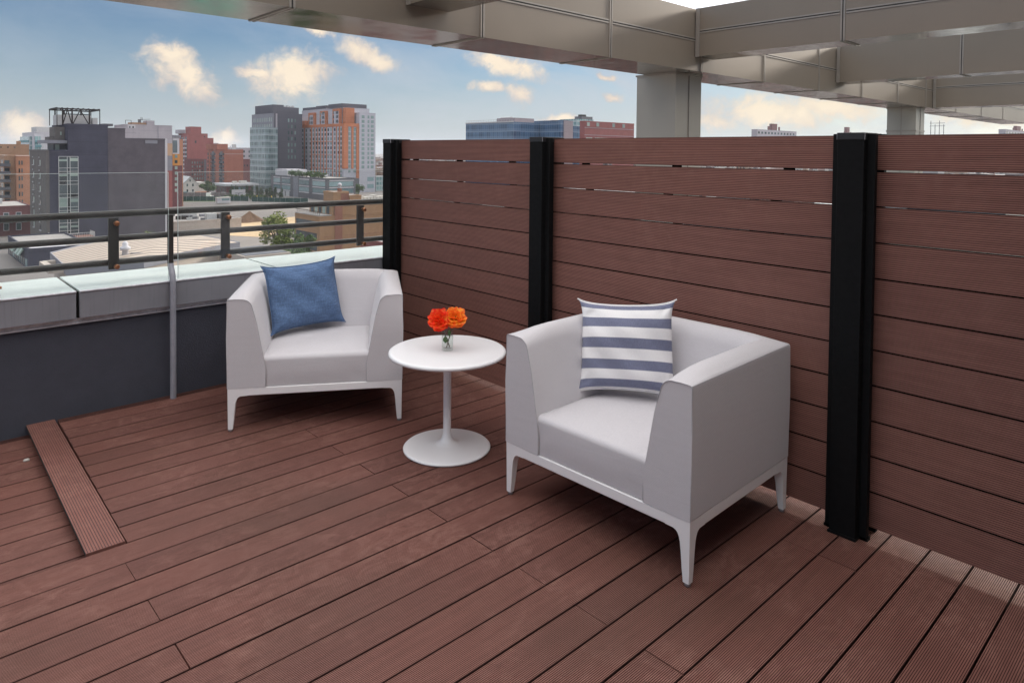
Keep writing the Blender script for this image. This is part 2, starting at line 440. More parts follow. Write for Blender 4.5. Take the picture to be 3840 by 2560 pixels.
M['curtain_blue'] = curtain_mat('blue_curtain_wall', (.015, .045, .10), (.06, .13, .24), (.20, .26, .34), 1.5, 3.6, .1, .08)
M['curtain_teal'] = curtain_mat('teal_balcony_wall', (.06, .15, .17), (.26, .40, .40), (.42, .46, .48), 2.2, 3.0, .2, .25)

def rib_mat():
    m, nt, b = new_mat('ribbed_metal_roof')
    w = N(nt, 'ShaderNodeTexWave', wave_type='BANDS', bands_direction='Y'); w.inputs['Scale'].default_value = .21
    nt.links.new(objco(nt, (1, 1, 1), (0, 0, .08)), w.inputs['Vector'])
    c = mixc(nt, ramp(nt, w.outputs['Fac'], .35, .65), (.46, .37, .30), (.20, .16, .135))
    nt.links.new(c, b.inputs['Base Color']); setp(b, Roughness=.6)
    return m
M['ribroof'] = rib_mat()
M['ground'] = masonry('street_asphalt', (.17, .155, .15), .25, .03)
M['road'] = masonry('pale_asphalt', (.215, .19, .175), .10, .08)
M['sand'] = masonry('sand', (.50, .36, .22), .15, .15)
M['soil'] = masonry('brown_soil', (.14, .085, .055), .3, .8)
M['grass'] = masonry('grass', (.12, .17, .045), .25, .2)
M['greenfence'] = masonry('green_mesh_screen', (.022, .06, .055), .2, .3)
M['yardfence'] = masonry('weathered_yard_fence', (.15, .13, .13), .2, .3)
M['copper'] = masonry('green_copper', (.10, .34, .25), .35, .5)
M['hillgreen'] = masonry('wooded_hill', (.10, .16, .05), .3, .02)

def leaf_mat(name, a, b2):
    m, nt, b = new_mat(name)
    at = N(nt, 'ShaderNodeAttribute', attribute_name='tint')
    c = mixc(nt, at.outputs['Fac'], a, b2)
    nt.links.new(c, b.inputs['Base Color']); setp(b, Roughness=.7); b.inputs['Specular IOR Level'].default_value = .2
    return m
M['fol_mid'] = leaf_mat('mid_green_foliage', (.025, .055, .018), (.10, .16, .045))
M['fol_dark'] = leaf_mat('dark_green_foliage', (.018, .042, .02), (.055, .10, .04))
M['fol_yel'] = leaf_mat('yellow_green_foliage', (.07, .11, .02), (.24, .27, .06))
M['bark'] = plain('bark', (.07, .055, .045), .9, 0, .3, 3)

# ------------------------------------------------------------------ camera
cam_d = bpy.data.cameras.new('camera'); cam = bpy.data.objects.new('camera', cam_d); link(cam)
yaw, pitch, roll = .8227, -.0273, .0096
f = Vector((math.cos(pitch) * math.cos(yaw), math.cos(pitch) * math.sin(yaw), math.sin(pitch)))
r = Vector((math.sin(yaw), -math.cos(yaw), 0)); u = r.cross(f)
r2 = math.cos(roll) * r + math.sin(roll) * u; u2 = -math.sin(roll) * r + math.cos(roll) * u
cam.matrix_world = Matrix(((r2.x, u2.x, -f.x, 0), (r2.y, u2.y, -f.y, 0), (r2.z, u2.z, -f.z, 1.5), (0, 0, 0, 1)))
cam_d.sensor_width = 36; cam_d.lens = 2592.0 * 36 / 3840; cam_d.shift_y = -(1280 - 642.9) / 3840
cam_d.clip_start = .05; cam_d.clip_end = 12000
scene.camera = cam

# ------------------------------------------------------------------ deck
GAPY = lambda k: .530 + .139 * k
def board(mb, y0, y1, x0, x1, z, n=21, gw=.0021, gd=.0016, th=.024, along='X'):
    """grooved board: profile across its width, extruded along its length"""
    w = y1 - y0; p = w / (n + .6); prof = [(0, -th), (0, -.002), (.0015, 0)]
    for i in range(n):
        c = p * (i + .8)
        prof += [(c - gw / 2, 0), (c - gw * .32, -gd), (c + gw * .32, -gd), (c + gw / 2, 0)]
    prof += [(w - .0015, 0), (w, -.002), (w, -th)]
    prof = [(a, b) for a, b in prof if 0 <= a <= w]
    k0 = len(mb.m)
    fn = (lambda a, b, t: (t, y0 + a, z + b)) if along == 'X' else (lambda a, b, t: (y0 + a, t, z + b))
    mb.prism(prof, x0, x1, fn)
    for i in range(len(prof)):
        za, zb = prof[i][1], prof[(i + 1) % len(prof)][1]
        if min(za, zb) <= -gd + 1e-6: mb.m[k0 + i] = 1  # groove, chamfer and side faces get the painted shade colour

rnd = random.Random(3)
mb = MB()
joint_rows = {3: [2.598], 4: [1.702, 2.598], 5: [.66, 2.762]}
for k in range(-14, 29):
    y0, y1 = GAPY(k) + .0028, GAPY(k + 1) - .0028
    if k == 28: y1 = 4.478
    y0 += rnd.uniform(-.0005, .0008)
    js = joint_rows.get(k, [1.702, 3.8] if k % 2 == 0 else [.66, 2.765])
    if k % 4 == 1: js = js + [4.83]
    xs = -2.6 if k < 17 else (.703 + (k - 17) * .0036)
    e = [xs] + [j for j in js if j > xs + .1] + [6.2]
    for a, b in zip(e, e[1:]):
        mb.tint = rnd.random()
        g = rnd.choice((.0012, .0012, .002, .0032))
        board(mb, y0, y1, a + (g if a != xs else 0), b - g, rnd.uniform(-.0008, .0006))
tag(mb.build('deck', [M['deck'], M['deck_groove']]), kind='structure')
mb = MB()
for k in range(0, 12):
    y0 = max(2.906, 2.865 + .143 * k); y1 = min(2.865 + .143 * k + .138, 4.48)
    mb.tint = rnd.random(); board(mb, y0, y1, -2.6, .64, -.050 + rnd.uniform(-.0008, .0006), gw=.0018)
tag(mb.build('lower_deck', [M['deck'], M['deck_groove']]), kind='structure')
# wide-grooved board that closes the step, a little askew
mb = MB(); mb.tint = .75
board(mb, -.066, .066, 0, 1.595, 0, n=13, gw=.0019, gd=.0018, th=.012, along='Y')
o = mb.build('step_board', [M['step'], M['joint_dark']]); o.location = (.632, 2.908, .0015); o.rotation_euler.z = -.0205  # second material paints the shade on its sides and grooves
tag(o, 'grooved brown board laid crosswise over the step at the left edge of the deck', 'board')
mb = MB(); mb.lathe([(0, .013), (.007, .012), (.011, .007), (.010, .002), (0, 0)], 10)
o = mb.build('pebble', plain('pale_pebble', (.55, .52, .48), .8, 0, .2, 90)); o.location = (.548, 4.105, -.050); o.scale = (1.3, .8, 1); tag(o, 'small pale pebble lying on the sunken boards beside the step', 'pebble')
mb = MB(); mb.box(-3, -2.2, -24.5, 24, 4.9, -.085)
tag(mb.build('roof_slab', M['slab']), kind='structure')

HAZE = .00009
t = thing('rooftop_wall', 'unseen wall and overhead slab added behind the terrace to shape its light', 'wall', (4, -1.9, 0))
mb = MB(); mb.box(-8, -.3, -.06, 16, 0, 2.6); mb.build('wall', M['coping'], t)  # unseen wall added to shape the light on the deck
mb = MB(); mb.box(-8, -7, 3.17, 5.6, 1.6, 3.32); mb.build('added_shade_slab', M['pole_grey'], t)  # unseen overhead slab added to darken the right side of the deck
# ------------------------------------------------------------------ parapet
par = thing('parapet_wall', 'low charcoal stucco parapet wall with pale metal coping along the deck', 'wall', (0, 4.49, -.03))
mb = MB(); mb.box(-4, 0, -.03, 22, .40, .575)
wall = mb.build('wall', M['wall'], par)
edges = [-4, -1.2, .836, 2.003, 3.9, 5.9, 8.2, 12, 16, 22]
for i, (a, b) in enumerate(zip(edges, edges[1:])):
    mb = MB()
    g = .008
    x0, x1 = a + g, b - g; y0, y1 = -.05, .505; zt, zf = .739, .583
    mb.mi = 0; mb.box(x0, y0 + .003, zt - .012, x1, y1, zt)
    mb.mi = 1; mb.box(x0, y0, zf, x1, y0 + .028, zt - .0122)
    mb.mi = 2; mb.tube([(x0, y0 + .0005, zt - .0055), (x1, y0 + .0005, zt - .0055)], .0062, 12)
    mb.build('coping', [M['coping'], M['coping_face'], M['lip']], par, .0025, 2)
mb = MB(); mb.box(-4, -.012, .553, 22, 0, .578); mb.box(-4, -.018, .548, 22, -.012, .556)
for x in (.78, 1.02, 1.25, 1.45, 1.75, 2.1, 2.5, .862): mb.box(x, -.026, .556, x + .008, -.012, .566)
mb.build('flashing', M['lip'], par)
mb = MB(); mb.box(-4, .01, .576, 22, .40, .72)
mb.build('coping_bed', M['joint_dark'], par)

# ------------------------------------------------------------------ glass railing
rl = thing('railing', 'dark bronze railing with three bars and frameless glass panels above the parapet', 'railing', (0, 4.47, .70))
ry = 0.0
for z0, z1 in ((.402, .441), (.262, .298), (.122, .159)):
    mb = MB(); mb.box(-4, ry + .018, z0, 2.93, ry + .058, z1)
    mb.build('rail', M['rail'], rl, .0165, 5)
pole = MB()
pole.tube([(1.323, -.058, -.70), (1.323, -.058, -.05), (1.323, -.058, -.0), (1.323, -.054, .03), (1.323, -.040, .062), (1.323, -.022, .085), (1.323, -.014, .11)],
          .0175, 16)
pole.mi = 1
pole.tube([(1.323, -.014, .11), (1.323, -.014, .405)], .0172, 16)
pole.build('post', [M['pole_grey'], M['rail']], rl)
for x in (-.42, 1.022, 1.658, 2.636):
    mb = MB(); mb.box(x - .027, .0, .105, x + .027, .017, .401)
    br = mb.build('bracket', M['rail'], rl, .002)
    for z in (.372, .123):
        b = MB()
        b.lathe([(0, .028), (.0105, .028), (.0135, .026), (.0140, .022), (.0140, .0), (.0105, 0), (.0105, -.014), (0, -.014)], 20)
        b.box(-.0025, -.009, .0278, .0025, .009, .0288)
        bo = b.build('bolt', M['brass'], br)
        bo.rotation_euler = (PI / 2, rnd.uniform(0, 3), 0); bo.location = (x + .008, -.018, z)
for x0, x1 in ((-3.2, -.28), (-.23, 1.309), (1.361, 2.86)):
    mb = MB(); t = .010; y0, y1, z0, z1 = -.030, -.020, .012, .662
    mb.mi = 0
    mb.add([(x0, y0, z0), (x1, y0, z0), (x1, y0, z1), (x0, y0, z1)], [(0, 1, 2, 3)])
    mb.add([(x0, y1, z0), (x1, y1, z0), (x1, y1, z1), (x0, y1, z1)], [(3, 2, 1, 0)])
    mb.mi = 1
    mb.add([(x0, y0, z1), (x1, y0, z1), (x1, y1, z1), (x0, y1, z1)], [(0, 1, 2, 3)])
    mb.add([(x0, y0, z0), (x0, y1, z0), (x0, y1, z1), (x0, y0, z1)], [(0, 1, 2, 3)])
    mb.add([(x1, y0, z0), (x1, y1, z0), (x1, y1, z1), (x1, y0, z1)], [(3, 2, 1, 0)])
    a_ = .002; yf = y0 - .0004
    mb.add([(x0, yf, z1 - a_), (x1, yf, z1 - a_), (x1, yf, z1), (x0, yf, z1)], [(0, 1, 2, 3)])
    mb.add([(x0, yf, z0), (x0 + a_, yf, z0), (x0 + a_, yf, z1 - a_), (x0, yf, z1 - a_)], [(0, 1, 2, 3)])
    mb.add([(x1 - a_, yf, z0), (x1, yf, z0), (x1, yf, z1 - a_), (x1 - a_, yf, z1 - a_)], [(0, 1, 2, 3)])
    mb.build('glass_panel', [M['pane'], M['pane_edge']], rl)
# two brass pins of the neighbouring glass clamp at the left frame edge
cl = thing('glass_clamp', 'pair of short brass pins standing over the coping at the left edge', 'glass clamp', (.470, 4.43, .71))
for z in (.018, .062):
    b = MB(); b.tube([(-.06, 0, z), (.022 if z > .03 else .014, 0, z)], .0075, 12)
    b.tube([(.008, 0, z), (.014, 0, z)], .0095, 12)
    b.build('pin', M['brass'], cl)

# ------------------------------------------------------------------ privacy fence
FX = 2.89
fen = thing('privacy_fence', 'brown horizontal board privacy fence with black metal posts', 'fence', (FX, 0, 0))
def fence_panel(y0, y1, clips):
    mb = MB()
    for i in range(11):
        z0 = .030 + .1412 * i + (.0018 if i else 0); z1 = .030 + .1412 * (i + 1) - .0018
        if i == 9: z1 -= .0035
        if i == 10: z0 += .001
        n = 17; w = z1 - z0; p = w / (n + .4); prof = [(0, .024), (0, .0015), (.0015, 0)]
        for q in range(n):
            c = p * (q + .7); gw = .0026
            prof += [(c - gw / 2, 0), (c - gw * .3, .0017), (c + gw * .3, .0017), (c + gw / 2, 0)]
        prof += [(w - .0015, 0), (w, .0015), (w, .024)]
        mb.tint = rnd.random() * .6 + .2
        dx = rnd.uniform(-.0012, .0012)
        k0 = len(mb.m)
        mb.prism(prof, y0, y1, lambda a, b, t: (b + dx, t, z0 + a))
        mb.m[k0] = 2; mb.m[k0 + len(prof) - 2] = 2; mb.m[k0 + 1] = 2; mb.m[k0 + len(prof) - 3] = 2  # top and bottom board edges blackened, gap shade put into the colour
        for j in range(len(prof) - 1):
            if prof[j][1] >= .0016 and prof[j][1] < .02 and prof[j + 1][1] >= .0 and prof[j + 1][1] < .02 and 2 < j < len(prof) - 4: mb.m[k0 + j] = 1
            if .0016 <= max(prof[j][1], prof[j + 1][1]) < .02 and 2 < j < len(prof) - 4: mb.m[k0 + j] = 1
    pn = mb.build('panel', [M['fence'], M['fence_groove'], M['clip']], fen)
    for i in range(1, 11):
        z = .030 + .1412 * i - (.0018 if i == 10 else 0)
        h = .0050 if i == 10 else .0030
        for fy in clips:
            y = y0 + (y1 - y0) * fy + rnd.uniform(-.03, .03)
            c = MB(); c.box(.0005, y - .021, z - h, .022, y + .021, z + h)
            c.build('clip', M['clip'], pn)
        c = MB(); c.box(.002, y1 - .034, z - h, .022, y1 + .01, z + h)
        c.build('clip', M['clip'], pn)
fence_panel(2.72, 4.36, (.25, .57, .86))
fence_panel(1.0, 2.80, (.22, .53, .84))
fence_panel(-2.6, 1.07, (.2, .45, .76))
for yc in (4.371, 2.810, 1.076, -.75):
    mb = MB(); mb.box(-.098, yc - .05, 0, .075, yc + .05, 1.575)
    mb.box(-.066, yc - .080, 0, -.040, yc - .0502, 1.586); mb.box(-.066, yc + .0502, 0, -.040, yc + .080, 1.586)
    mb.box(.030, yc - .080, 0, .056, yc - .0502, 1.586); mb.box(.030, yc + .0502, 0, .056, yc + .080, 1.586)
    ps = mb.build('post', M['black'], fen, .002, 2)
    c = MB(); c.box(-.1, yc - .052, 1.562, .077, yc + .052, 1.590)
    cp = c.build('cap', M['cap_black'], ps, .002, 2)
    c = MB(); c.box(-.104, yc - .0545, 0, -.066, yc + .0545, .010); c.box(-.066, yc - .084, 0, -.036, yc + .084, .012)
    c.build('base_plate', M['black'], ps)
    c = MB(); c.box(-.0985, yc - .0525, 1.563, -.0965, yc - .0490, 1.588); c.box(-.0985, yc + .0490, 1.563, -.0965, yc + .0525, 1.588)
    c.build('trim', M['lip'], ps)

# ------------------------------------------------------------------ pergola
pg = thing('pergola', 'large taupe metal clad pergola of box beams on square columns overhead', 'pergola', (0, 4.4, 0))
def beam_x(x0, x1, y0, y1, z0, z1, seams, zs):
    mb = MB()
    mb.mi = 0
    mb.add([(x0, y0, z0), (x1, y0, z0), (x1, y0, z1), (x0, y0, z1), (x0, y1, z0), (x1, y1, z0), (x1, y1, z1), (x0, y1, z1)],
           [(0, 1, 2, 3), (5, 4, 7, 6), (3, 2, 6, 7), (4, 0, 3, 7), (1, 5, 6, 2)])
    mb.mi = 1; mb.add([(x0, y0, z0), (x1, y0, z0), (x1, y1, z0), (x0, y1, z0)], [(3, 2, 1, 0)])
    bo = mb.build('beam', [M['clad'], M['clad_under']], pg)
    def done(s, n='panel_joint'): s.build(n, [M['seamline'], M['joint_dark']], bo)
    for x in seams:
        s = MB()
        for d in (-.022, .006):
            s.box(x + d, y0 - .006, z0 - .006, x + d + .016, y0 - .0005, z1); s.box(x + d, y0 - .006, z0 - .008, x + d + .016, y1 + .004, z0 - .0005)
        s.mi = 1; s.box(x - .006, y0 - .002, z0 - .003, x + .006, y0 - .0004, z1); s.box(x - .006, y0, z0 - .003, x + .006, y1, z0 - .0004)
        done(s)
    e = [x0] + list(seams) + [x1]
    for a, b in zip(e, e[1:]):
        s = MB()
        for d in (-.020, .006): s.box(a + .03, y0 - .005, zs + d, b - .03, y0 - .0004, zs + d + .014)
        s.mi = 1; s.box(a + .03, y0 - .002, zs - .006, b - .03, y0 - .0004, zs + .006)
        done(s, 'seam_strip')
Y4 = 0.0
beam_x(-4.5, 24, 0, .67, 2.452, 3.15, [-2.9, -1.25, .42, 2.07, 3.73, 5.40, 7.06, 8.55, 10.2, 11.83, 13.47, 15.0, 17, 19, 21], 2.806)
def beam_y(x0, x1, z0, z1, seams, zs, y_end=-9.0):
    mb = MB(); y0, y1 = y_end, -.0075
    mb.mi = 0
    mb.add([(x0, y0, z0), (x1, y0, z0), (x1, y1, z0), (x0, y1, z0), (x0, y0, z1), (x1, y0, z1), (x1, y1, z1), (x0, y1, z1)],
           [(4, 5, 6, 7), (0, 1, 5, 4), (1, 2, 6, 5), (2, 3, 7, 6), (3, 0, 4, 7)])
    mb.mi = 1; mb.add([(x0, y0, z0), (x1, y0, z0), (x1, y1, z0), (x0, y1, z0)], [(3, 2, 1, 0)])
    bo = mb.build('cross_beam', [M['clad'], M['clad_under']], pg)
    def done(s, n='panel_joint'): s.build(n, [M['seamline'], M['joint_dark']], bo)
    for y in seams:
        s = MB()
        for d in (-.022, .006):
            s.box(x0 - .006, y + d, z0 - .006, x0 - .0005, y + d + .016, z1)
            s.box(x0 - .006, y + d, z0 - .008, x1 + .004, y + d + .016, z0 - .0005)
        s.mi = 1; s.box(x0 - .002, y - .006, z0 - .003, x0 - .0004, y + .006, z1)
        done(s)
    e = [y0] + sorted(seams) + [y1]
    for a, b in zip(e, e[1:]):
        if zs is None: continue
        s = MB()
        for d in (-.020, .006): s.box(x0 - .005, a + .03, zs + d, x0 - .0004, b - .03, zs + d + .014)
        s.mi = 1; s.box(x0 - .002, a + .03, zs - .006, x0 - .0004, b - .03, zs + .006)
        done(s, 'seam_strip')
    s = MB(); s.box(x0 - .012, y1 - .05, z0 - .004, x0 - .0004, y1 - .001, z1); done(s, 'end_flange')
beam_y(2.98, 3.375, 2.606, 3.148, [-1.63, -3.3, -4.95, -6.6], 2.89)
beam_y(6.92, 7.30, 2.612, 3.156, [-1.635, -3.3, -4.95, -6.6], 2.892)
beam_y(10.80, 11.20, 2.612, 3.154, [-1.653, -3.3, -4.95, -6.6], None)
beam_y(15.42, 15.9, 2.463, 3.145, [-1.7, -3.4], 2.858)
beam_y(-.95, -.55, 2.606, 3.148, [-1.63, -3.3, -4.95, -6.6], 2.89)
for x0, x1, y0, y1 in ((6.87, 7.413, .22, .775), (14.80, 15.29, .10, .62)):
    mb = MB(); mb.box(x0, y0, -.03, x1, y1, 2.4515)
    cb = mb.build('column', M['clad_column_lit'], pg)
    s = MB()
    s.mi = 0; s.box(x0 - .012, y0 - .012, 2.43, x1 + .012, y1 + .012, 2.4512)
    s.box((x0 + x1) / 2 - .012, y0 - .004, 0, (x0 + x1) / 2 + .012, y0 - .0004, 2.43)
    s.mi = 1; s.box((x0 + x1) / 2 - .003, y0 - .006, 0, (x0 + x1) / 2 + .003, y0 - .0041, 2.43)
    if x0 > 10:
        s.mi = 0; s.box(x0 - .01, y0 - .01, 1.98, x1 + .01, y1 + .01, 2.01)
        s.box(x0 - .004, (y0 + y1) / 2 - .012, 0, x0 - .0004, (y0 + y1) / 2 + .012, 2.43)
    s.build('column_joint', [M['seamline'], M['joint_dark']], cb)

# ------------------------------------------------------------------ lounge chairs
CW, CD = .919, .765
def arc(c, r0, a0, a1, n):
    return [(c[0] + r0 * math.cos(a0 + (a1 - a0) * i / n), c[1] + r0 * math.sin(a0 + (a1 - a0) * i / n)) for i in range(n + 1)]
def arm_profile(h=.706):
    """(inward distance, z) of one arm seen from the front"""
    p = [(0, .232), (0, .5), (0, h - .012)] + arc((.011, h - .011), .011, PI, PI / 2, 4)
    p += [(.03, h + .001), (.05, h + .001), (.068, h)]
    p += arc((.076, h - .052), .052, PI / 2 - .05, .20, 9)
    p += [(.150, .58), (.172, .46), (.1955, .328), (.1955, .232)]
    return p
def bulge(u, t):
    return 0
def swept(mb, prof, fa, fb, fn, nseg=10):
    """profile swept along t; the ends t = fa(u), fb(u) may be mitred"""
    n = len(prof)
    vs = []
    for j in range(nseg + 1):
        s = j / nseg
        for (uu, zz) in prof:
            a, b = fa(uu), fb(uu); t = a + (b - a) * s
            vs.append(fn(uu, zz, t, s))
    fs = []
    for j in range(nseg):
        for i in range(n):
            i2 = (i + 1) % n
            fs.append((j * n + i, j * n + i2, (j + 1) * n + i2, (j + 1) * n + i))
    mb.add(vs, fs, True)
    mb.add(vs[:n], [tuple(range(n))]); mb.add(vs[-n:], [tuple(reversed(range(n)))])
def PAD(a, z):
    return .030 * math.sin(PI * min(1, max(0, a + .004) / .15)) ** 1.2 if z > .655 else 0
def make_chair(label):
    t = thing('lounge_chair', label, 'armchair', (0, 0, 0), 0, 'white framed lounge chairs on the deck')
    prof = arm_profile()
    for side in (-1, 1):
        mb = MB()
        fx = (lambda a: a) if side < 0 else (lambda a: CW - a)
        # outer faces swell slightly, as stretched cloth does
        def fn(a, z, tt, s, fx=fx):
            sw = .004 * math.sin(PI * min(1, max(0, (z - .232) / .47))) * (1 if a < .01 else 0)
            return (fx(a - sw), tt - .003 * (1 if s == 0 and .3 < z < .65 else 0), z + PAD(a, z) * min(1, tt / .16) ** .7 * (1 - .5 * max(0, s - .8) * 5 * (1 - a / .13 if a < .13 else 0)))
        swept(mb, prof, lambda a: 0.0, lambda a: CD - a, fn)
        ar = mb.build('armrest', M['uphol'], t)
        ar.data.set_sharp_from_angle(angle=math.radians(50))
        bv = ar.modifiers.new('bevel', 'BEVEL'); bv.width = .0045; bv.segments = 2; bv.limit_method = 'ANGLE'; bv.angle_limit = math.radians(50)
        s = MB()
        s.tube([(fx(a), -.0012, z) for a, z in prof[1:] if z > .24] + [(fx(.1955), -.0012, .236)], .0013, 6)
        s.tube([(fx(.001), y, .7035 + .004 * y / CD) for y in (0, .2, .4, .6, .755)], .0011, 6)
        s.tube([(fx(.0), -.001, z) for z in (.235, .35, .5, .6, .70)], .0010, 6)
        s.build('seam', M['seam'], ar)
    mb = MB()
    bp = arm_profile(.710)
    swept(mb, bp, lambda a: a + .0004, lambda a: CW - a - .0004, lambda a, z, tt, s: (tt, CD - a, z + PAD(a, z) * (1 - .5 * (abs(s - .5) * 2) ** 6)))
    bk = mb.build('backrest', M['uphol'], t); bk.data.set_sharp_from_angle(angle=math.radians(50))
    # seat block between the arms, crowned on top
    mb = MB()
    x0, x1, y0, y1 = .178, CW - .178, .004, .60; ya = y0 + .026
    def seat_top(p, q):
        x = x0 + (x1 - x0) * p; y = ya + (y1 - ya) * q
        c = (1 - (2 * p - 1) ** 6) * (1 - (2 * q - 1) ** 4)
        return (x, y, .396 + .014 * c + .002 * math.sin(9 * p) * q * (1 - p))
    nx, ny = 18, 16
    mb.grid(seat_top, nx, ny)
    # rounded front and sides
    def front(p, q):
        x = x0 + (x1 - x0) * p; R_ = .026
        if q <= .5:
            a = q * PI
            return (x, ya - R_ * math.sin(a), .396 - R_ * (1 - math.cos(a)))
        k = (q - .5) * 2; z = .370 - (.370 - .234) * k; lim = .1968 * min(1, k * 3) + x0 * (1 - min(1, k * 3))
        wr = .0022 * math.sin(23 * p + 4 * k) * math.sin(PI * k) * math.exp(-((p - .08) * 9) ** 2) + .0022 * math.sin(21 * p - 5 * k) * math.sin(PI * k) * math.exp(-((p - .93) * 9) ** 2)
        return (min(max(x, lim), CW - lim), ya - R_ - .004 * math.sin(PI * k) * math.sin(PI * p) + .004 * k + wr, z)
    mb.grid(front, nx, 16)
    for xx in (x0, x1):
        mb.grid(lambda p, q, xx=xx: (xx, ya + (y1 - ya) * p, .396 - .10 * q), 16, 2)
    st = mb.build('seat', M['uphol'], t, weld=True)
    # frame: rails and four filleted legs
    mb = MB()
    z0, z1, th = .1895, .2315, .040
    mb.box(.10, .0015, z0, CW - .10, th, z1); mb.box(.10, CD - th, z0, CW - .10, CD - .0015, z1)
    mb.box(.0015, .10, z0, th, CD - .10, z1); mb.box(CW - th, .10, z0, CW - .0015, CD - .10, z1)
    mb.box(th + .001, th + .001, .205, CW - th - .001, CD - th - .001, .2312)
    mb.build('frame', M['white_metal'], t, .004, 2)
    secs = [(.2315, .1015), (.1895, .1015), (.1885, .066), (.185, .057), (.178, .0495), (.166, .0435), (.150, .0392), (.12, .0355), (.06, .030), (.012, .0242)]
    for ix in (0, 1):
        for iy in (0, 1):
            lg = MB(); vs = []
            cxx = 0.0015 if ix == 0 else CW - .0015; cyy = .0015 if iy == 0 else CD - .0015
            sx = 1 if ix == 0 else -1; sy = 1 if iy == 0 else -1
            for z, w in secs:
                ti = .036 if w > .042 else w * .86
                k = (.2315 - z) * .010
                L = [(0, 0), (w, 0), (w, ti), (ti, ti), (ti, w), (0, w)]
                vs += [(cxx + sx * (a + k), cyy + sy * (b + k), z) for a, b in L]
            fs = []
            for j in range(len(secs) - 1):
                for i in range(6):
                    i2 = (i + 1) % 6; fs.append((j * 6 + i, j * 6 + i2, (j + 1) * 6 + i2, (j + 1) * 6 + i))
            fs += [tuple(range(6)), tuple(reversed(range(len(vs) - 6, len(vs))))]
            lg.add(vs, fs)
            lo = lg.build('leg', M['white_metal'], t, .004, 2, 40)
            ft = MB(); cx2 = cxx + sx * .0142; cy2 = cyy + sy * .0142
            ft.lathe([(0, .0122), (.0112, .0122), (.0122, .009), (.0112, 0), (0, 0)], 16, (cx2, cy2, 0))
            ft.build('foot_cap', M['foot'], lo)
    return t
ch1 = make_chair('white armchair holding the plain blue pillow, beside the parapet')
ch2 = copy_tree(ch1)
relabel(ch2, 'white armchair holding the striped pillow, nearer the fence')
ch1.location = (1.370, 3.681, .001); ch1.rotation_euler.z = math.atan2(-.520, .854)
ch2.location = (2.032, 2.212, .001); ch2.rotation_euler.z = math.atan2(-.9998, .022)

def to_world(ch, p):
    a = ch.rotation_euler.z; c, s = math.cos(a), math.sin(a)
    return Vector((ch.location.x + c * p[0] - s * p[1], ch.location.y + s * p[0] + c * p[1], p[2]))

def pillow(name, mat, ch, BL, BR, TL, TR, thick, label, seed, pinch=.065):
    BL, BR, TL, TR = [to_world(ch, p) for p in (BL, BR, TL, TR)]
    nrm = (BR - BL).cross(TL - BL).normalized()
    R = random.Random(seed)
    ph = [R.uniform(0, 6) for _ in range(6)]
    n = 34
    me = bpy.data.meshes.new(name); bm = bmesh.new(); uvl = bm.loops.layers.uv.new('UVMap')
    cen = (BL + BR + TL + TR) / 4
    def P(i, j, side):
        uu, vv = i / n, j / n
        # sides pull inwards between the four corners
        a, b = 2 * uu - 1, 2 * vv - 1
        pu = uu - pinch * a * (1 - b ** 6) * (abs(a) ** 1.5) * .75
        pv = vv - pinch * b * (1 - .5 * a * a - .5 * a ** 6) * (abs(b) ** 1.5)
        p = BL * (1 - pu) * (1 - pv) + BR * pu * (1 - pv) + TL * (1 - pu) * pv + TR * pu * pv
        h = max(0, (1 - abs(a) ** 2.6)) ** .62 * max(0, (1 - abs(b) ** 2.6)) ** .62
        w = .006 * math.sin(7 * uu + ph[0] + 4 * vv) + .005 * math.sin(11 * vv + ph[1] - 3 * uu) + .004 * math.sin(17 * (uu + vv) + ph[2])
        cr = .010 * math.exp(-((abs(a) - .82) ** 2 + (abs(b) - .82) ** 2) / .02) * math.sin(14 * (a - b) + ph[3])
        hh = thick / 2 * h + (w + cr) * min(1, h * 2.5)
        return p + nrm * side * (hh + .002)
    vt = {}
    for side in (1, -1):
        for j in range(n + 1):
            for i in range(n + 1):
                edge = i in (0, n) or j in (0, n)
                key = (i, j, 0 if edge else side)
                if key not in vt: vt[key] = bm.verts.new(P(i, j, 0 if edge else side) - cen)
        for j in range(n):
            for i in range(n):
                q = []
                for di, dj in ((0, 0), (1, 0), (1, 1), (0, 1)):
                    a, b = i + di, j + dj
                    q.append(((a, b), vt[(a, b, 0 if (a in (0, n) or b in (0, n)) else side)]))
                if side < 0: q.reverse()
                try: fc = bm.faces.new([x[1] for x in q])
                except ValueError: continue
                fc.smooth = True
                for lp, x in zip(fc.loops, q): lp[uvl].uv = (x[0][0] / n, x[0][1] / n)
    bmesh.ops.recalc_face_normals(bm, faces=bm.faces)
    bm.to_mesh(me); bm.free(); me.materials.append(mat)
    o = bpy.data.objects.new(name, me); link(o); o.location = cen
    sb = o.modifiers.new('sub', 'SUBSURF'); sb.levels = 1; sb.render_levels = 1
    tag(o, label, 'pillow')
    # sewn edge
    pts = []
    for i in range(0, n + 1): pts.append(P(i, 0, 0) - cen)
    for j in range(1, n + 1): pts.append(P(n, j, 0) - cen)
    for i in range(n - 1, -1, -1): pts.append(P(i, n, 0) - cen)
    for j in range(n - 1, -1, -1): pts.append(P(0, j, 0) - cen)
    e = MB()
    if name == 'pillow' and mat.name.startswith('striped'):
        e.tube(pts[0:n + 1], .0032, 8)
        e2 = MB(); e2.tube(pts[2 * n:3 * n + 1], .0032, 8); e2.build('piping', M['white_cloth'], o)
    else: e.tube(pts, .003, 8, False)
    return o, e
o, e = pillow('pillow', M['blue'], ch1, (.178, .315, .425), (.592, .575, .428), (.108, .405, .818), (.522, .640, .834), .145,
              'square slate blue linen pillow leaning in the armchair', 4)
e.build('piping', M['blue'], o)
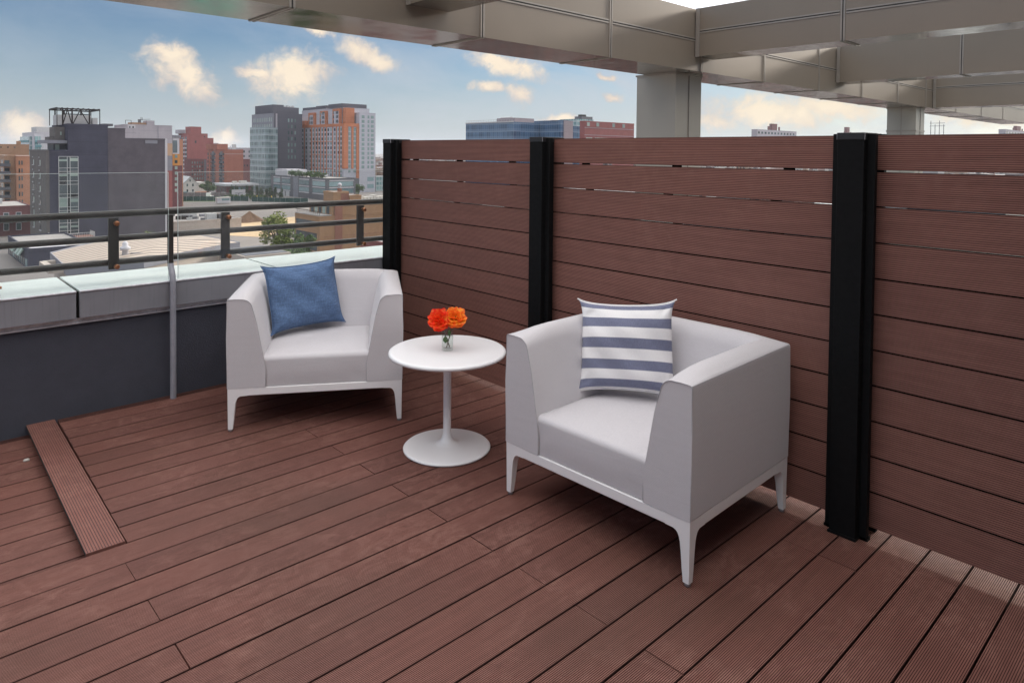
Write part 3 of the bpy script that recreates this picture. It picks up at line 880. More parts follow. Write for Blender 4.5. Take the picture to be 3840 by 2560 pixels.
o, e = pillow('pillow', M['stripe'], ch2, (.158, .275, .424), (.535, .540, .424), (.074, .385, .820), (.470, .605, .848), .150,
              'square pillow with blue and white horizontal stripes leaning in the armchair', 9, .07)
e.build('piping', M['white_cloth'], o)

# ------------------------------------------------------------------ side table
tb = thing('side_table', 'round white pedestal side table standing between the two armchairs', 'side table', (2.125, 2.755, 0))
mb = MB()
mb.lathe([(0, .503), (.276, .503), (.288, .5015), (.2945, .497), (.296, .491), (.2945, .485), (.287, .481), (.26, .478), (.05, .474), (0, .474)], 72)
mb.build('table_top', M['table_white'], tb)
mb = MB()
mb.lathe([(.0205, .474), (.0195, .40), (.0195, .10), (.0205, .078), (.024, .060), (.031, .046), (.042, .036), (.060, .0295), (.062, .0285)], 40)
mb.build('stem', M['table_white'], tb)
mb = MB()
mb.lathe([(0, .034), (.045, .0335), (.062, .0287), (.10, .024), (.16, .0195), (.205, .0165), (.216, .0145), (.2205, .010), (.2195, .005), (.214, .001), (.20, 0), (0, 0)], 72)
mb.build('base', M['table_white'], tb)

# ------------------------------------------------------------------ vase with two roses
VX, VY, VZ = 2.118, 2.748, .5035
vs_ = thing('vase', 'small clear glass tumbler with water holding the two roses on the table', 'vase', (VX, VY, VZ))
mb = MB()
R0, HT = .0295, .137
mb.lathe([(0, 0), (R0 - .003, 0), (R0 - .001, .003), (R0 - .0005, .02), (R0, HT - .001), (R0 - .0008, HT), (R0 - .0016, HT - .001), (R0 - .0022, .02), (R0 - .004, .013), (0, .012)], 40)
mb.build('glass', M['vase'], vs_)
mb = MB(); mb.lathe([(0, .0125), (R0 - .0045, .0135), (R0 - .0024, .02), (R0 - .0021, .072), (0, .072)], 40)
mb.build('water', M['water'], vs_)

def rose(label, mat, head, tilt, foot, size, seed, group, lean):
    R = random.Random(seed)
    t = thing('rose', label, 'rose', (VX, VY, VZ), 0, group)
    st = MB(); a = Vector(foot); b = Vector(head)
    mid = a.lerp(b, .5) + Vector((lean[0], lean[1], 0))
    pts = [a.lerp(mid, k / 5) .lerp(mid.lerp(b, k / 5), k / 5) for k in range(6)]
    st.tube(pts, .0026, 8)
    so = st.build('stem', M['stem'], t)
    for _ in range(2):
        k = R.choice((2, 3)); p = pts[k]; lf = MB()
        d = Vector((R.uniform(-.5, .5), R.uniform(-.9, -.4), R.uniform(.0, .5))).normalized()
        if p.z > .1: continue
        sd = d.cross(Vector((0, 0, 1))).normalized()
        L = .021
        def lfn(q, w): 
            ww = math.sin(PI * min(.98, w * .9 + .05)) * .0085
            return tuple(p + d * (w * L) + sd * ((q - .5) * 2 * ww) + Vector((0, 0, .004 * math.sin(PI * w) - .003 * abs(q - .5))))
        lf.grid(lfn, 6, 8); lf.build('leaf', M['leaf'], so)
    lf = MB(); c0 = Vector((-.680, -.733, 0)) * .016 + Vector((.733, -.680, 0)) * (-.008 if seed == 5 else .010); zb = .040 if seed == 5 else .075
    def big(q, w):
        ww = math.sin(PI * min(.97, w * .9 + .06)) * (.013 if seed == 5 else .008)
        return tuple(c0 + Vector((.733, -.680, 0)) * ((q - .5) * 2 * ww) + Vector((0, 0, zb + w * .034)) + Vector((-.680, -.733, 0)) * (.002 * math.sin(PI * q)))
    lf.grid(big, 8, 8); lf.build('leaf', M['leaf'], so)
    # bloom: rings of cupped petals
    me = bpy.data.meshes.new('bloom'); bm = bmesh.new(); uvl = bm.loops.layers.uv.new('UVMap')
    rot = Matrix.Rotation(tilt[0], 3, 'X') @ Matrix.Rotation(tilt[1], 3, 'Y')
    rings = [(5, 78, .48, .016), (6, 66, .62, .020), (7, 52, .80, .025), (8, 34, .96, .029), (8, 14, 1.06, .030), (7, -8, 1.06, .028)]
    for ri, (cnt, elev, ln, wd) in enumerate(rings):
        for k in range(cnt):
            az = 2 * PI * (k + R.uniform(-.25, .25)) / cnt + ri * .7
            el = math.radians(elev + R.uniform(-9, 9)); L = size * ln * R.uniform(.9, 1.1); W = wd * size / .042 * R.uniform(.9, 1.15)
            curl = R.uniform(.4, 1.0); nu, nv = 6, 7; grid = []
            wob = R.uniform(0, 6)
            for j in range(nv + 1):
                v = j / nv; row = []
                e2 = el + (.75 * (1 - v) - (curl * max(0, v - .62) * 2.6)) * (.8 if ri > 2 else .35)
                for i in range(nu + 1):
                    q = i / nu * 2 - 1
                    w = W * math.sin(PI * (.12 + .62 * v)) * q
                    rr = L * v * (math.cos(el) * .92 + .10); hh = L * v * math.sin(el) * .95
                    rr += L * .20 * math.sin(PI * v * .9) * (1 if ri < 5 else .3)
                    hh += -L * curl * .35 * max(0, v - .6) * (ri + 1) / 4
                    cup = -abs(q) ** 2 * W * (.55 if ri < 3 else .30)
                    rr2 = rr + cup * math.sin(el) * -.2
                    rip = .0016 * math.sin(5 * q + wob) * v
                    x = (rr2 + cup * -.2) * math.cos(az) - w * math.sin(az); y = (rr2 + cup * -.2) * math.sin(az) + w * math.cos(az)
                    z = hh + rip + (abs(q) ** 2) * W * .28 * math.cos(el)
                    row.append(bm.verts.new(Vector(head) + rot @ Vector((x, y, z - size * .25))))
                grid.append(row)
            for j in range(nv):
                for i in range(nu):
                    fc = bm.faces.new((grid[j][i], grid[j][i + 1], grid[j + 1][i + 1], grid[j + 1][i])); fc.smooth = True
                    for lp, (a2, b2) in zip(fc.loops, ((i, j), (i + 1, j), (i + 1, j + 1), (i, j + 1))): lp[uvl].uv = (a2 / nu, b2 / nv)
    bm.to_mesh(me); bm.free(); me.materials.append(mat)
    bo = bpy.data.objects.new('bloom', me); link(bo); bo.parent = t
    return t
# image right is roughly (+.73, -.68) in plan, towards the viewer (-.68, -.73)
rt = Vector((.733, -.680, 0)); tw = Vector((-.680, -.733, 0))
h1 = rt * -.043 + tw * .016 + Vector((0, 0, .158)); h2 = rt * .040 + tw * -.004 + Vector((0, 0, .170))
rose('deep red rose bloom, the lower one left of its orange neighbour', M['petal_red'], h1, (.70, -.58), rt * .012 + Vector((0, 0, .016)), .046, 5, 'roses in the tumbler', (0, 0))
rose('orange yellow rose bloom with red petal edges beside the red rose', M['petal_orange'], h2, (.60, -.30), rt * -.004 + tw * .010 + Vector((0, 0, .016)), .047, 11, 'roses in the tumbler', (0, 0))

# ------------------------------------------------------------------ city
G = -24.5
def slab(name, mat, pts, z, lab=None):
    mb = MB(); mb.add([(x, y, z) for x, y in pts], [tuple(range(len(pts)))])
    return tag(mb.build(name, mat), kind='structure')
slab('street_ground', M['ground'], [(-3000, -3000), (6000, -3000), (6000, 6000), (-3000, 6000)], G)
slab('road', M['road'], [(66, 150), (150, 255), (250, 330), (215, 360), (110, 290), (60, 200)], G + .02)
slab('cross_street', M['road'], [(-20, 286), (160, 318), (240, 300), (240, 312), (160, 331), (-20, 300)], G + .04)
slab('sand_lot', M['sand'], [(78, 214), (99, 251), (122, 256), (126, 240), (104, 222), (86, 200)], G + .06)
slab('grass_lot', M['grass'], [(98, 372), (119, 388), (142, 376), (131, 352)], G + .06)

def mound(x, y, r, h, label, seed):
    R = random.Random(seed); mb = MB()
    ph = [R.uniform(0, 6) for _ in range(4)]
    def fn(p, q):
        a = 2 * PI * p; rr = r * q * (1 + .22 * math.sin(2 * a + ph[0]) + .12 * math.sin(5 * a + ph[1]))
        zz = h * (1 - q) ** 1.1 * (1 + .12 * math.sin(6 * a + ph[2]) * q) + .25 * math.sin(9 * a + 8 * q) * q * (1 - q)
        return (rr * math.cos(a) * 1.5, rr * math.sin(a), zz)
    mb.grid(fn, 40, 12, True, True)
    o = mb.build('soil_mound', M['soil']); o.location = (x, y, G + .06); tag(o, label, 'soil mound')
mound(100.2, 247.3, 3.6, 3.9, 'larger brown soil heap on the sandy lot, seen under the top rail', 1)
mound(107, 242.6, 3.2, 1.9, 'smaller low brown soil heap at the right side of the sandy lot', 2)

UNIT = {}
def unit_box(mat, sx, sy, sz):
    key = (mat.name, round(sx, 3), round(sy, 3), round(sz, 3))
    if key not in UNIT:
        mb = MB(); mb.box(0, 0, 0, sx, sy, sz); o = mb.build('tmp', mat); UNIT[key] = o.data; bpy.data.objects.remove(o)
    return UNIT[key]

class Bld:
    """a building: an Empty with walls, roof pieces and windows as parts, in world axes"""
    def __init__(self, name, label, x, y, cat='building', group=None):
        self.o = thing(name, label, cat, (x, y, G), 0, group); self.x, self.y = x, y; self.nw = 0; self.rest = None
    def box(self, part, mat, x0, y0, z0, x1, y1, z1, bevel=0):
        mb = MB(); mb.box(x0, y0, z0, x1, y1, z1)
        return mb.build(part, mat, self.o, bevel, off=(self.x, self.y, G))
    def body(self, mat, x0, y0, x1, y1, z1, z0=G, part='wall', roof=None, par=.5):
        w = self.box(part, mat, x0, y0, z0, x1, y1, z1)
        rm = MB(); rm.box(x0 + .3, y0 + .3, z1 - .002, x1 - .3, y1 - .3, z1 + .02)
        rm.build('roof', roof or M['m_roof'], self.o, off=(self.x, self.y, G))
        pm = MB()
        for a in ((x0 - .06, y0 - .06, x1 + .06, y0 + .25), (x0 - .06, y1 - .25, x1 + .06, y1 + .06), (x0 - .06, y0 + .25, x0 + .25, y1 - .25), (x1 - .25, y0 + .25, x1 + .06, y1 - .25)):
            pm.box(a[0], a[1], z1 - .25, a[2], a[3], z1 + par)
        pm.build('parapet', mat, self.o, off=(self.x, self.y, G))
        return w
    def win(self, axis, face, u0, z0, du, dz, mat=None, name='window', proud=.05, frame=None):
        """axis 'x': on a wall facing -y at y = face; axis 'y': on a wall facing -x at x = face"""
        mat = mat or M['w_dark']
        if axis == 'x': me = unit_box(mat, du, .25, dz); loc = (u0, face - proud, z0)
        else: me = unit_box(mat, .25, du, dz); loc = (face - proud, u0, z0)
        if self.nw >= 99:
            if self.rest is None: self.rest = {}
            mb = self.rest.setdefault(mat.name, MB())
            mb.box(loc[0], loc[1], loc[2], loc[0] + (du if axis == 'x' else .25), loc[1] + (.25 if axis == 'x' else du), loc[2] + dz)
            return None
        self.nw += 1
        o = bpy.data.objects.new(name, me); link(o); o.parent = self.o
        o.location = (loc[0] - self.x, loc[1] - self.y, loc[2] - G)
        if frame:
            f = MB(); t = .14
            if axis == 'x':
                for a in ((-t, -t, du + t, 0), (-t, dz, du + t, dz + t), (-t, 0, 0, dz), (du, 0, du + t, dz)): f.box(a[0], -.08, a[1], a[2], .1, a[3])
            else:
                for a in ((-t, -t, du + t, 0), (-t, dz, du + t, dz + t), (-t, 0, 0, dz), (du, 0, du + t, dz)): f.box(-.08, a[0], a[1], .1, a[2], a[3])
            f.build('frame', frame, o)
        return o
    def finish(self):
        for k, mb in (self.rest or {}).items():
            o = mb.build('window', bpy.data.materials[k], self.o, off=(self.x, self.y, G)); o['kind'] = 'stuff'
RB = random.Random(21)

# charcoal brick block with the glazed stair bay --------------------------------
b = Bld('apartment_block', 'big charcoal brick block with a glazed window bay and rooftop steel frame', 33.5, 214.5)
b.body(M['m_greybrick'], 33.5, 214.52, 36.5, 240, .75, part='wing_wall', par=.25)
b.body(M['m_dark'], 34.2, 214.47, 47.7, 238, .8, part='wall', par=.25)
b.body(M['m_dark'], 38.4, 214.44, 47.75, 236, 7.75, z0=.5, part='wall', par=.3)
b.body(M['m_dark2'], 47.76, 214.46, 52.0, 236, 7.1, part='wall', par=.1)
b.body(M['m_dark2'], 52.0, 214.5, 62.3, 236, 4.3, part='wall', par=.2)
b.box('panel', M['m_lav'], 52.02, 225, 4.3, 57.5, 236, 7.6)
b.box('quoin_strip', M['m_light'], 62.31, 214.46, G, 62.95, 216, 4.55)
b.box('rooftop_wall', M['m_graymetal'], 35.6, 217.5, .82, 38.38, 226, 2.75)
b.box('canopy', M['m_graymetal2'], 33.3, 215.3, 2.75, 38.36, 226, 3.6)
b.box('stair_tower', M['m_greybrick'], 36.1, 218.5, 3.6, 38.36, 226, 7.2); b.box('stair_tower', M['m_greybrick'], 34.9, 219, 3.6, 36.09, 225, 4.5)
b.win('x', 217.5, 36.0, .95, .95, 1.5, M['w_blind']); b.win('x', 218.5, 37.3, 5.0, .35, .9, M['w_blind'])
b.box('wall_louvre', M['m_graymetal2'], 57.1, 214.42, 3.05, 60.3, 214.6, 4.0)
# window bay: pale grid, panes as their own windows
x0, x1 = 36.25, 40.66; levels = [-.70, -4.65, -8.10, -11.55, -15.0, -18.3]
for li, zt in enumerate(levels):
    zb = levels[li + 1] if li + 1 < len(levels) else -21.3
    for (a, c) in ((x0 + .08, x0 + 1.86), (x0 + 1.96, x0 + 2.50), (x0 + 2.60, x1 - .08)):
        wide = c - a > 1
        m = M['w_blind'] if wide and RB.random() < .12 else M['w_dark']
        zz = zb + .95
        b.win('x', 214.44, a, zz, c - a, zt - zz - .08, m)
        if wide and li != 2: b.win('x', 214.44, a, zt - 1.25, c - a, .85 if RB.random() < .6 else .5, M['w_blind'], 'window_blind', .08)
        b.win('x', 214.44, a, zb + .08, c - a, .80, M['w_dark'], 'spandrel')
mb = MB()
for xx in (x0, x0 + 1.91, x0 + 2.55, x1): mb.box(xx - .05, 214.30, -21.3, xx + .05, 214.5, -.68)
for zt in levels + [-21.3]:
    mb.box(x0, 214.305, zt - .05, x1, 214.5, zt + .05); mb.box(x0, 214.305, zt + .87, x1, 214.5, zt + .96) if zt < -1 else None
mb.build('window_frame', M['w_frame'], b.o, off=(b.x, b.y, G))
for i in range(6):
    z = -3.1 - 3.5 * i
    for yy, yl in ((232.8, 1.2), (222.6, 1.2)):
        b.win('y', 33.5, yy, z, yl, 1.35, M['w_blind'] if RB.random() < .5 else M['w_dark'], proud=.04)
        s = MB(); s.box(33.2, yy - .2, z - .22, 33.6, yy + yl + .2, z - .06); s.build('sill', M['m_light'], b.o, off=(b.x, b.y, G))
        s = MB(); s.box(33.3, yy + 1.5, z + 1.9, 33.6, yy + 1.9, z + 2.2); s.build('vent', M['m_light'], b.o, off=(b.x, b.y, G))
# balcony terrace with white rail
b.box('balcony', M['m_tanred'], 33.8, 209.0, -22.1, 43.4, 214.4, -21.75)
mb = MB()
for k in range(25):
    xx = 33.8 + 9.5 * k / 24; mb.box(xx, 209.0, -21.75, xx + .07, 209.07, -20.6)
for k in range(12):
    yy = 209 + 5.3 * k / 11; mb.box(33.8, yy, -21.75, 33.87, yy + .07, -20.6); mb.box(43.3, yy, -21.75, 43.37, yy + .07, -20.6)
mb.box(33.8, 208.98, -20.65, 43.4, 209.08, -20.55); mb.box(33.78, 209, -20.65, 33.88, 214.4, -20.55); mb.box(43.3, 209, -20.65, 43.4, 214.4, -20.55)
mb.build('balcony_rail', M['w_frame'], b.o, off=(b.x, b.y, G))
# steel frame round the tank on the roof
mb = MB(); fx0, fx1, fy0, fy1, fz0, fz1 = 36.8, 46.9, 219.5, 230, 7.75, 12.0
nx = [36.8, 38.1, 40.3, 44.4, 46.9]
for xx in nx:
    for yy in (fy0, fy1): mb.bar((xx, yy, fz0 - (4 if xx < 37 and yy == fy0 else 0)), (xx, yy, fz1), .32 if 37 < xx < 46 else .18)
for yy in (fy0, fy1):
    mb.box(fx0 - .1, yy - .2, fz1, fx1 + .1, yy + .2, fz1 + .35)
    for a, c in ((38.1, 39.2), (40.3, 39.2), (40.3, 42.2), (44.4, 42.2)):
        if yy == fy0: mb.bar((a, yy, fz0), (c, yy, fz1), .22)
    mb.box(38.3, yy - .1, 10.6, 44.6, yy + .1, 10.85)
for xx in (fx0, fx1): mb.box(xx - .15, fy0, fz1, xx + .15, fy1, fz1 + .35)
for k in range(9): mb.box(fx0 + k * 1.25, fy0, fz1 + .36, fx0 + k * 1.25 + .12, fy1, fz1 + .5)
mb.build('steel_frame', M['m_black'], b.o, off=(b.x, b.y, G))
b.box('tank', M['m_equip'], 37.3, 222, 7.8, 45.3, 228, 10.6); b.box('tank', M['m_equip'], 45.5, 221, 7.8, 46.7, 225, 10.0)
b.box('roof_box', M['m_graymetal'], 47.2, 217, 7.75, 49.6, 222, 8.4)
b.finish()

# low charcoal annex in front
b = Bld('annex', 'low charcoal brick annex with tilted skylights below the big charcoal block', 24.5, 178.5)
b.body(M['m_dark'], 24.5, 178.5, 36.4, 208, -20.4, par=.35)
for k in range(4):
    yy = 183.5 + k * 3.2 + (2 if k > 1 else 0); mb = MB()
    mb.add([(24.2, yy, -20.6), (24.2, yy + 2.4, -20.6), (23.3, yy + 2.4, -22.0), (23.3, yy, -22.0), (24.4, yy, -20.8), (24.4, yy + 2.4, -20.8), (23.5, yy + 2.4, -22.2), (23.5, yy, -22.2)],
           [(0, 1, 2, 3), (7, 6, 5, 4), (0, 3, 7, 4), (1, 5, 6, 2), (0, 4, 5, 1), (2, 6, 7, 3)])
    mb.build('skylight', M['w_blind'], b.o, off=(b.x, b.y, G))
for k in range(9): b.win('y', 24.5, 180 + k * 3, -24.2, 2.2, 1.6, M['w_teal'] if k % 3 == 0 else M['w_dark'])
b.box('roof_patch', M['m_light'], 25.2, 179.2, -20.37, 32, 184, -20.3)
b.finish()

# pale lavender block with colour bands behind
b = Bld('apartment_block', 'pale lavender grey block with a peach and red banded corner behind the charcoal block', 84.4, 331)
b.body(M['m_lav'], 80.5, 331.5, 99.3, 350, 11.8, par=.3)
b.box('colour_band', M['m_peach'], 92, 331.4, -1.4, 99.36, 331.6, 4.1); b.box('colour_band', M['m_graymetal2'], 92, 331.38, -8.1, 99.36, 331.6, -1.42); b.box('colour_band', M['m_red'], 92, 331.4, G, 99.36, 331.6, -8.12)
b.box('corner_strip', M['m_light'], 81.4, 331.42, 4, 84.4, 331.6, 11.9)
for z in (9.6, 6.0):
    for xx in (81.9, 83.2): b.win('x', 331.42, xx, z, .55, 1.7)
b.box('bulkhead', M['m_lav'], 89.1, 331.6, 12, 92.1, 338, 14.0); b.box('bulkhead', M['m_brownbeige'], 83, 332.5, 12, 89.05, 338, 13.0); b.box('chimney', M['m_graymetal'], 86.0, 332.5, 13, 86.9, 334, 14.4)
mb = MB()
for p, q in (((86.2, 333, 14.3), (90.8, 333, 14.6)), ((87, 333, 14), (87, 333, 15.4)), ((87.5, 333, 14), (87.5, 333, 15.3)), ((80.8, 332.5, 12.3), (80.8, 332.5, 13.9)), ((83, 332.5, 12.3), (83, 332.5, 13.9)), ((80.8, 332.5, 13.8), (83, 332.5, 13.8))): mb.bar(p, q, .15)
mb.build('antenna', M['m_black'], b.o, off=(b.x, b.y, G))
b.box('joint_line', M['m_graymetal2'], 93.4, 331.44, 4.2, 93.6, 331.52, 11.8)
b.finish()

b = Bld('apartment_block', 'narrow block striped white, ochre and brick red beside the lavender grey block', 100.0, 333)
b.body(M['m_maroon'], 99.9, 332.9, 104.0, 345, -5.9, par=0); b.body(M['m_light'], 99.9, 332.9, 102.8, 345, 7.0, z0=-.6, par=0)
b.box('colour_band', M['m_ochre'], 99.88, 332.85, -5.85, 102.9, 345, -.62); b.box('cornice', M['m_graymetal2'], 99.6, 332.5, 7.02, 103.4, 345, 7.9)
b.box('colour_band', M['m_terracotta'], 102.91, 332.95, G, 104.4, 345, 6)
b.win('x', 332.9, 100.0, -.1, 1.9, 5.6, M['w_dark'])
for i, z in enumerate((-2.4, -4.8, -7.6, -10.0, -12.6, -15.2, -17.8)): b.win('x', 332.85 if i < 2 else 332.9, 100.8, z, 1.15, 1.4, M['w_green'] if i < 2 else M['w_blind'])
b.finish()

# far left beige and terracotta flats
b = Bld('apartment_block', 'terracotta brick flats with dark balconies at the left edge', 37.7, 306)
b.body(M['m_terracotta'], 38.8, 306.2, 50, 330, -1.5, par=.1); b.body(M['m_brownbeige'], 35.5, 309.5, 38.7, 337, -1.4, par=.1)
for i in range(7):
    z = -4.7 - 2.85 * i
    for xx in (39.4, 40.2): b.win('x', 306.2, xx, z, .42, 1.5)
    b.win('x', 309.5, 35.6, z, 1.5, 1.6); b.win('y', 35.5, 312, z, 5, 1.7); b.win('y', 35.5, 320, z, 5, 1.7)
    s = MB(); s.box(34.1, 308.3, z - .65, 37.3, 309.45, z - .35); s.box(34.1, 308.3, z - .35, 34.2, 309.45, z + .55); s.box(34.1, 308.3, z - .35, 37.3, 308.4, z + .45)
    s.build('balcony', M['m_graymetal'], b.o, off=(b.x, b.y, G))
b.finish()
b = Bld('apartment_block', 'brown beige windowless block with a chimney at the left edge', 36, 338)
b.body(M['m_brownbeige'], 36.0, 338, 47, 358, 2.8, par=.1); b.box('chimney', M['m_brownbeige'], 43.0, 337.9, 2.8, 44.3, 340, 4.2)
for i in range(3): b.win('x', 338, 37.6 + i * 2.2, 1.4, .5, .5)
b.finish()
b = Bld('apartment_block', 'white tower with teal balconies behind the beige blocks on the left', 73, 506)
b.body(M['m_light'], 73, 505.8, 88, 551, 11, par=.2); b.box('bulkhead', M['m_equip'], 75, 512, 11.1, 83, 530, 14.5)
b.box('balcony_front', M['curtain_teal'], 71.5, 514, G, 72.98, 549, 8.6); b.box('balcony_front', M['curtain_teal'], 73.2, 504.2, G, 76.0, 505.78, 8.6)
for i in range(5):
    z = 6.2 - 3.0 * i; s = MB(); s.box(70.9, 514, z - 1.2, 71.48, 549, z); s.build('balcony', M['m_bluebuild'], b.o, off=(b.x, b.y, G)); s = MB(); s.box(73.1, 503.5, z - 1.2, 76.4, 504.18, z); s.build('balcony', M['m_bluebuild'], b.o, off=(b.x, b.y, G))
b.finish()
b = Bld('row_house', 'maroon brick row building with a flat roof, lower left behind the rails', 20, 250)
b.body(M['m_maroon'], 8, 250, 35.0, 275, -15.9, par=.25)
for i in range(8):
    for z in (-19.6, -22.8): b.win('x', 250, 10.5 + i * 3.0, z, 1.1, 1.9, M['w_green'], frame=M['m_light'])
for k in range(5): b.box('condenser', M['m_offwhite'], 9.5 + k * 3.1, 240 - k * .6, G, 11.6 + k * 3.1, 242 - k * .6, G + 2.4)
for k in range(4): b.box('balcony', M['m_graymetal'], 21.5 + k * 3.4, 248.2, -20.6, 23.6 + k * 3.4, 249.9, -20.2)
b.box('porch', M['m_light'], 24.5, 246, -19.0, 34.8, 249.9, -18.6)
for k in range(4): b.box('roof_unit', M['m_equip'], 14 + k * 4.5, 262, -15.6, 16 + k * 4.5, 264, -14.2)
b.finish()

# pale beige gym hall with rooftop plant
b = Bld('hall', 'long beige windowless hall with crowded rooftop machinery beyond the ribbed roof', 54, 222)
b.body(M['m_beige'], 54.1, 222, 87.3, 250, -20.6, par=.25); b.body(M['m_beige'], 58.5, 221.9, 66.0, 249.5, -18.2, z0=-20.6, par=.1)
b.body(M['m_light'], 51.2, 222.05, 54.05, 250, -20.7, par=.15)
for yy in (225, 230, 236, 243): b.win('y', 51.2, yy, -24.0, 2.2, 2.7, M['w_blue'], frame=M['w_frame'])
RU = random.Random(5)
for k in range(16):
    xx = 67 + RU.uniform(0, 15); yy = 224 + RU.uniform(0, 20); s = RU.uniform(.8, 2.0)
    b.box('roof_unit', RU.choice((M['m_equip'], M['m_graymetal'], M['m_graymetal2'], M['m_black'])), xx, yy, -20.58, xx + s * 1.6, yy + s, -20.58 + s * RU.uniform(.5, .95))
mb = MB()
for k in range(7): mb.bar((67 + k * 2.4, 223.5, -20.6), (67 + k * 2.4, 223.5, -18.8), .12)
mb.build('pipe', M['m_equip'], b.o, off=(b.x, b.y, G)); b.finish()

# ribbed roof hall, close below the parapet
b = Bld('hall', 'hall with a tan ribbed metal roof and concrete walls just below the parapet', 37, 127, 'building')
outer = [(21.5, 133.5, -15.6), (26.8, 136.5, -15.0), (33.7, 139.0, -14.4), (40, 139.5, -14.2), (44.6, 137.2, -14.5), (48.4, 126.2, -15.2), (48.4, 124.2, -15.2), (44.7, 123.3, -15.25), (40, 119.8, -15.2), (35.1, 116.6, -15.15), (30, 113.5, -15.3), (21, 118, -16.0)]
cen = (37, 128.5, -13.9); mb = MB(); ring2 = [tuple(c + (p - c) * .5 for p, c in zip(q, cen)) for q in outer]
ring2 = [(x, y, z + .35) for x, y, z in ring2]; n = len(outer)
mb.add(outer + ring2 + [cen], [(i, (i + 1) % n, n + (i + 1) % n, n + i) for i in range(n)] + [(n + i, n + (i + 1) % n, 2 * n) for i in range(n)], True)
mb.build('roof', M['ribroof'], b.o, off=(b.x, b.y, G))
mb = MB(); low = [(x, y, z - 1.1) for x, y, z in outer]
ex = [(x + (x - cen[0]) * .015, y + (y - cen[1]) * .015, z + .12) for x, y, z in outer]; lx = [(x, y, z - 1.2) for x, y, z in ex]
mb.add(ex + lx, [(i, (i + 1) % n, n + (i + 1) % n, n + i) for i in range(n)])
mb.add(outer + ex, [(i, (i + 1) % n, n + (i + 1) % n, n + i) for i in range(n)])
mb.build('fascia', M['m_graymetal2'], b.o, off=(b.x, b.y, G))
mb = MB(); wl = [(x - (x - cen[0]) * .02, y - (y - cen[1]) * .02, z - .9) for x, y, z in outer]; wl2 = [(x, y, G) for x, y, z in wl]
mb.add(wl + wl2, [(i, (i + 1) % n, n + (i + 1) % n, n + i) for i in range(n)]); mb.build('wall', M['m_beige'], b.o, off=(b.x, b.y, G))
b.box('side_wing', M['m_beige'], 44.5, 112, G, 52.5, 123, -15.9); b.box('side_wing_roof', M['m_graymetal'], 44.9, 112.4, -15.88, 52.1, 122.6, -15.8)
mb = MB(); mb.lathe([(.45, 0), (.45, 1.0), (.75, 1.15), (.75, 1.55), (.42, 1.65), (.42, 2.1), (.2, 2.4), (0, 2.4)], 16, (28.9, 119.5, -15.3)); mb.build('roof_vent', M['m_light'], b.o, off=(b.x, b.y, G))
mb = MB(); mb.tube([(29.6, 119.2, -14.9), (31.6, 117.9, -15.0)], .22, 8); mb.build('duct', M['m_graymetal'], b.o, off=(b.x, b.y, G))
mb = MB()
for p, q in (((19.5, 128.6, -16.6), (27.5, 126.2, -16.3)), ((19.5, 121, -16.6), (27, 119, -16.3)), ((19.5, 128.6, -16.6), (19.5, 121, -16.6))): mb.bar(p, q, .9)
mb.build('gutter_wall', M['m_beige'], b.o, off=(b.x, b.y, G)); b.finish()
b = Bld('skylight_dome', 'green glazed dome of the low roof just over the coping behind the blue pillow', 35, 103, 'skylight')
mb = MB(); mb.lathe([(5.0, 0), (4.6, 1.0), (3.6, 2.0), (2.2, 2.7), (.7, 3.0), (0, 3.05)], 16, (35.3, 100.2, -19.0), False); mb.build('glazing', M['copper'], b.o, off=(b.x, b.y, G))
mb = MB(); mb.lathe([(5.2, -5.5), (5.2, 0), (5.0, .1)], 16, (35.3, 100.2, -19.0), False); mb.build('drum', M['m_light'], b.o, off=(b.x, b.y, G))

# tan brick office block right of the railing
b = Bld('office_block', 'tan brick office block with dark ribbon windows and a red brown brick strip', 73.7, 142.7)
b.body(M['m_tan'], 73.7, 142.7, 95, 155, -13.3, par=.0); b.body(M['m_tan'], 76.9, 143.0, 95.5, 154, -10.9, z0=-13.3, par=.1)
b.box('brick_strip', M['m_tanred'], 77.45, 142.62, G, 79.35, 142.9, -10.9)
b.body(M['m_tan'], 77.4, 143.3, 81.3, 148, -8.0, z0=-11, par=.12, part='stair_tower'); b.box('brick_strip', M['m_tanred'], 79.3, 143.25, -11, 81.35, 147, -8.05); b.body(M['m_tan'], 81.36, 142.9, 84.4, 148, -8.9, z0=-11, par=.12, part='stair_tower')
b.box('chimney', M['m_tanred'], 79.0, 143.6, -8, 79.7, 144.4, -7.1)
mb = MB(); mb.lathe([(.35, 0), (.35, .5), (.5, .6), (.5, .9), (.2, 1.2), (0, 1.2)], 12, (79.35, 144, -7.1)); mb.build('chimney_cowl', M['m_light'], b.o, off=(b.x, b.y, G))
for zt, zb in ((-14.5, -15.6), (-17.2, -18.6), (-19.9, -21.2)): b.win('y', 73.7, 144.0, zb, 10.3, zt - zb, M['w_dark'], proud=.03)
mb = MB(); mb.box(73.72, 143.0, -13.3, 76.85, 154.8, -13.1); mb.build('terrace', M['m_roof'], b.o, off=(b.x, b.y, G))
for k in range(5): b.win('y', 76.9, 144.2 + k * 1.9, -13.0, 1.4, 1.9, M['w_blind'] if k % 2 else M['w_dark'])
mb = MB()
for k in range(12): mb.box(73.75, 143 + k, -13.1, 73.82, 143.08 + k, -12.2)
mb.box(73.74, 143, -12.25, 73.84, 154.8, -12.15); mb.build('terrace_rail', M['m_black'], b.o, off=(b.x, b.y, G))
for z in (-15.2, -18.0): b.box('brick_course', M['m_tanred'], 79.8, 142.66, z, 93, 142.8, z + .08); b.box('brick_course', M['m_tanred'], 74.6, 142.66, z, 76.8, 142.8, z + .08)
for k in range(9): b.box('roof_unit', M['m_offwhite'], 85.5 + k * .9, 145, -10.7, 86.25 + k * .9, 147, -9.4 + RU.uniform(-.3, .3))
b.finish()
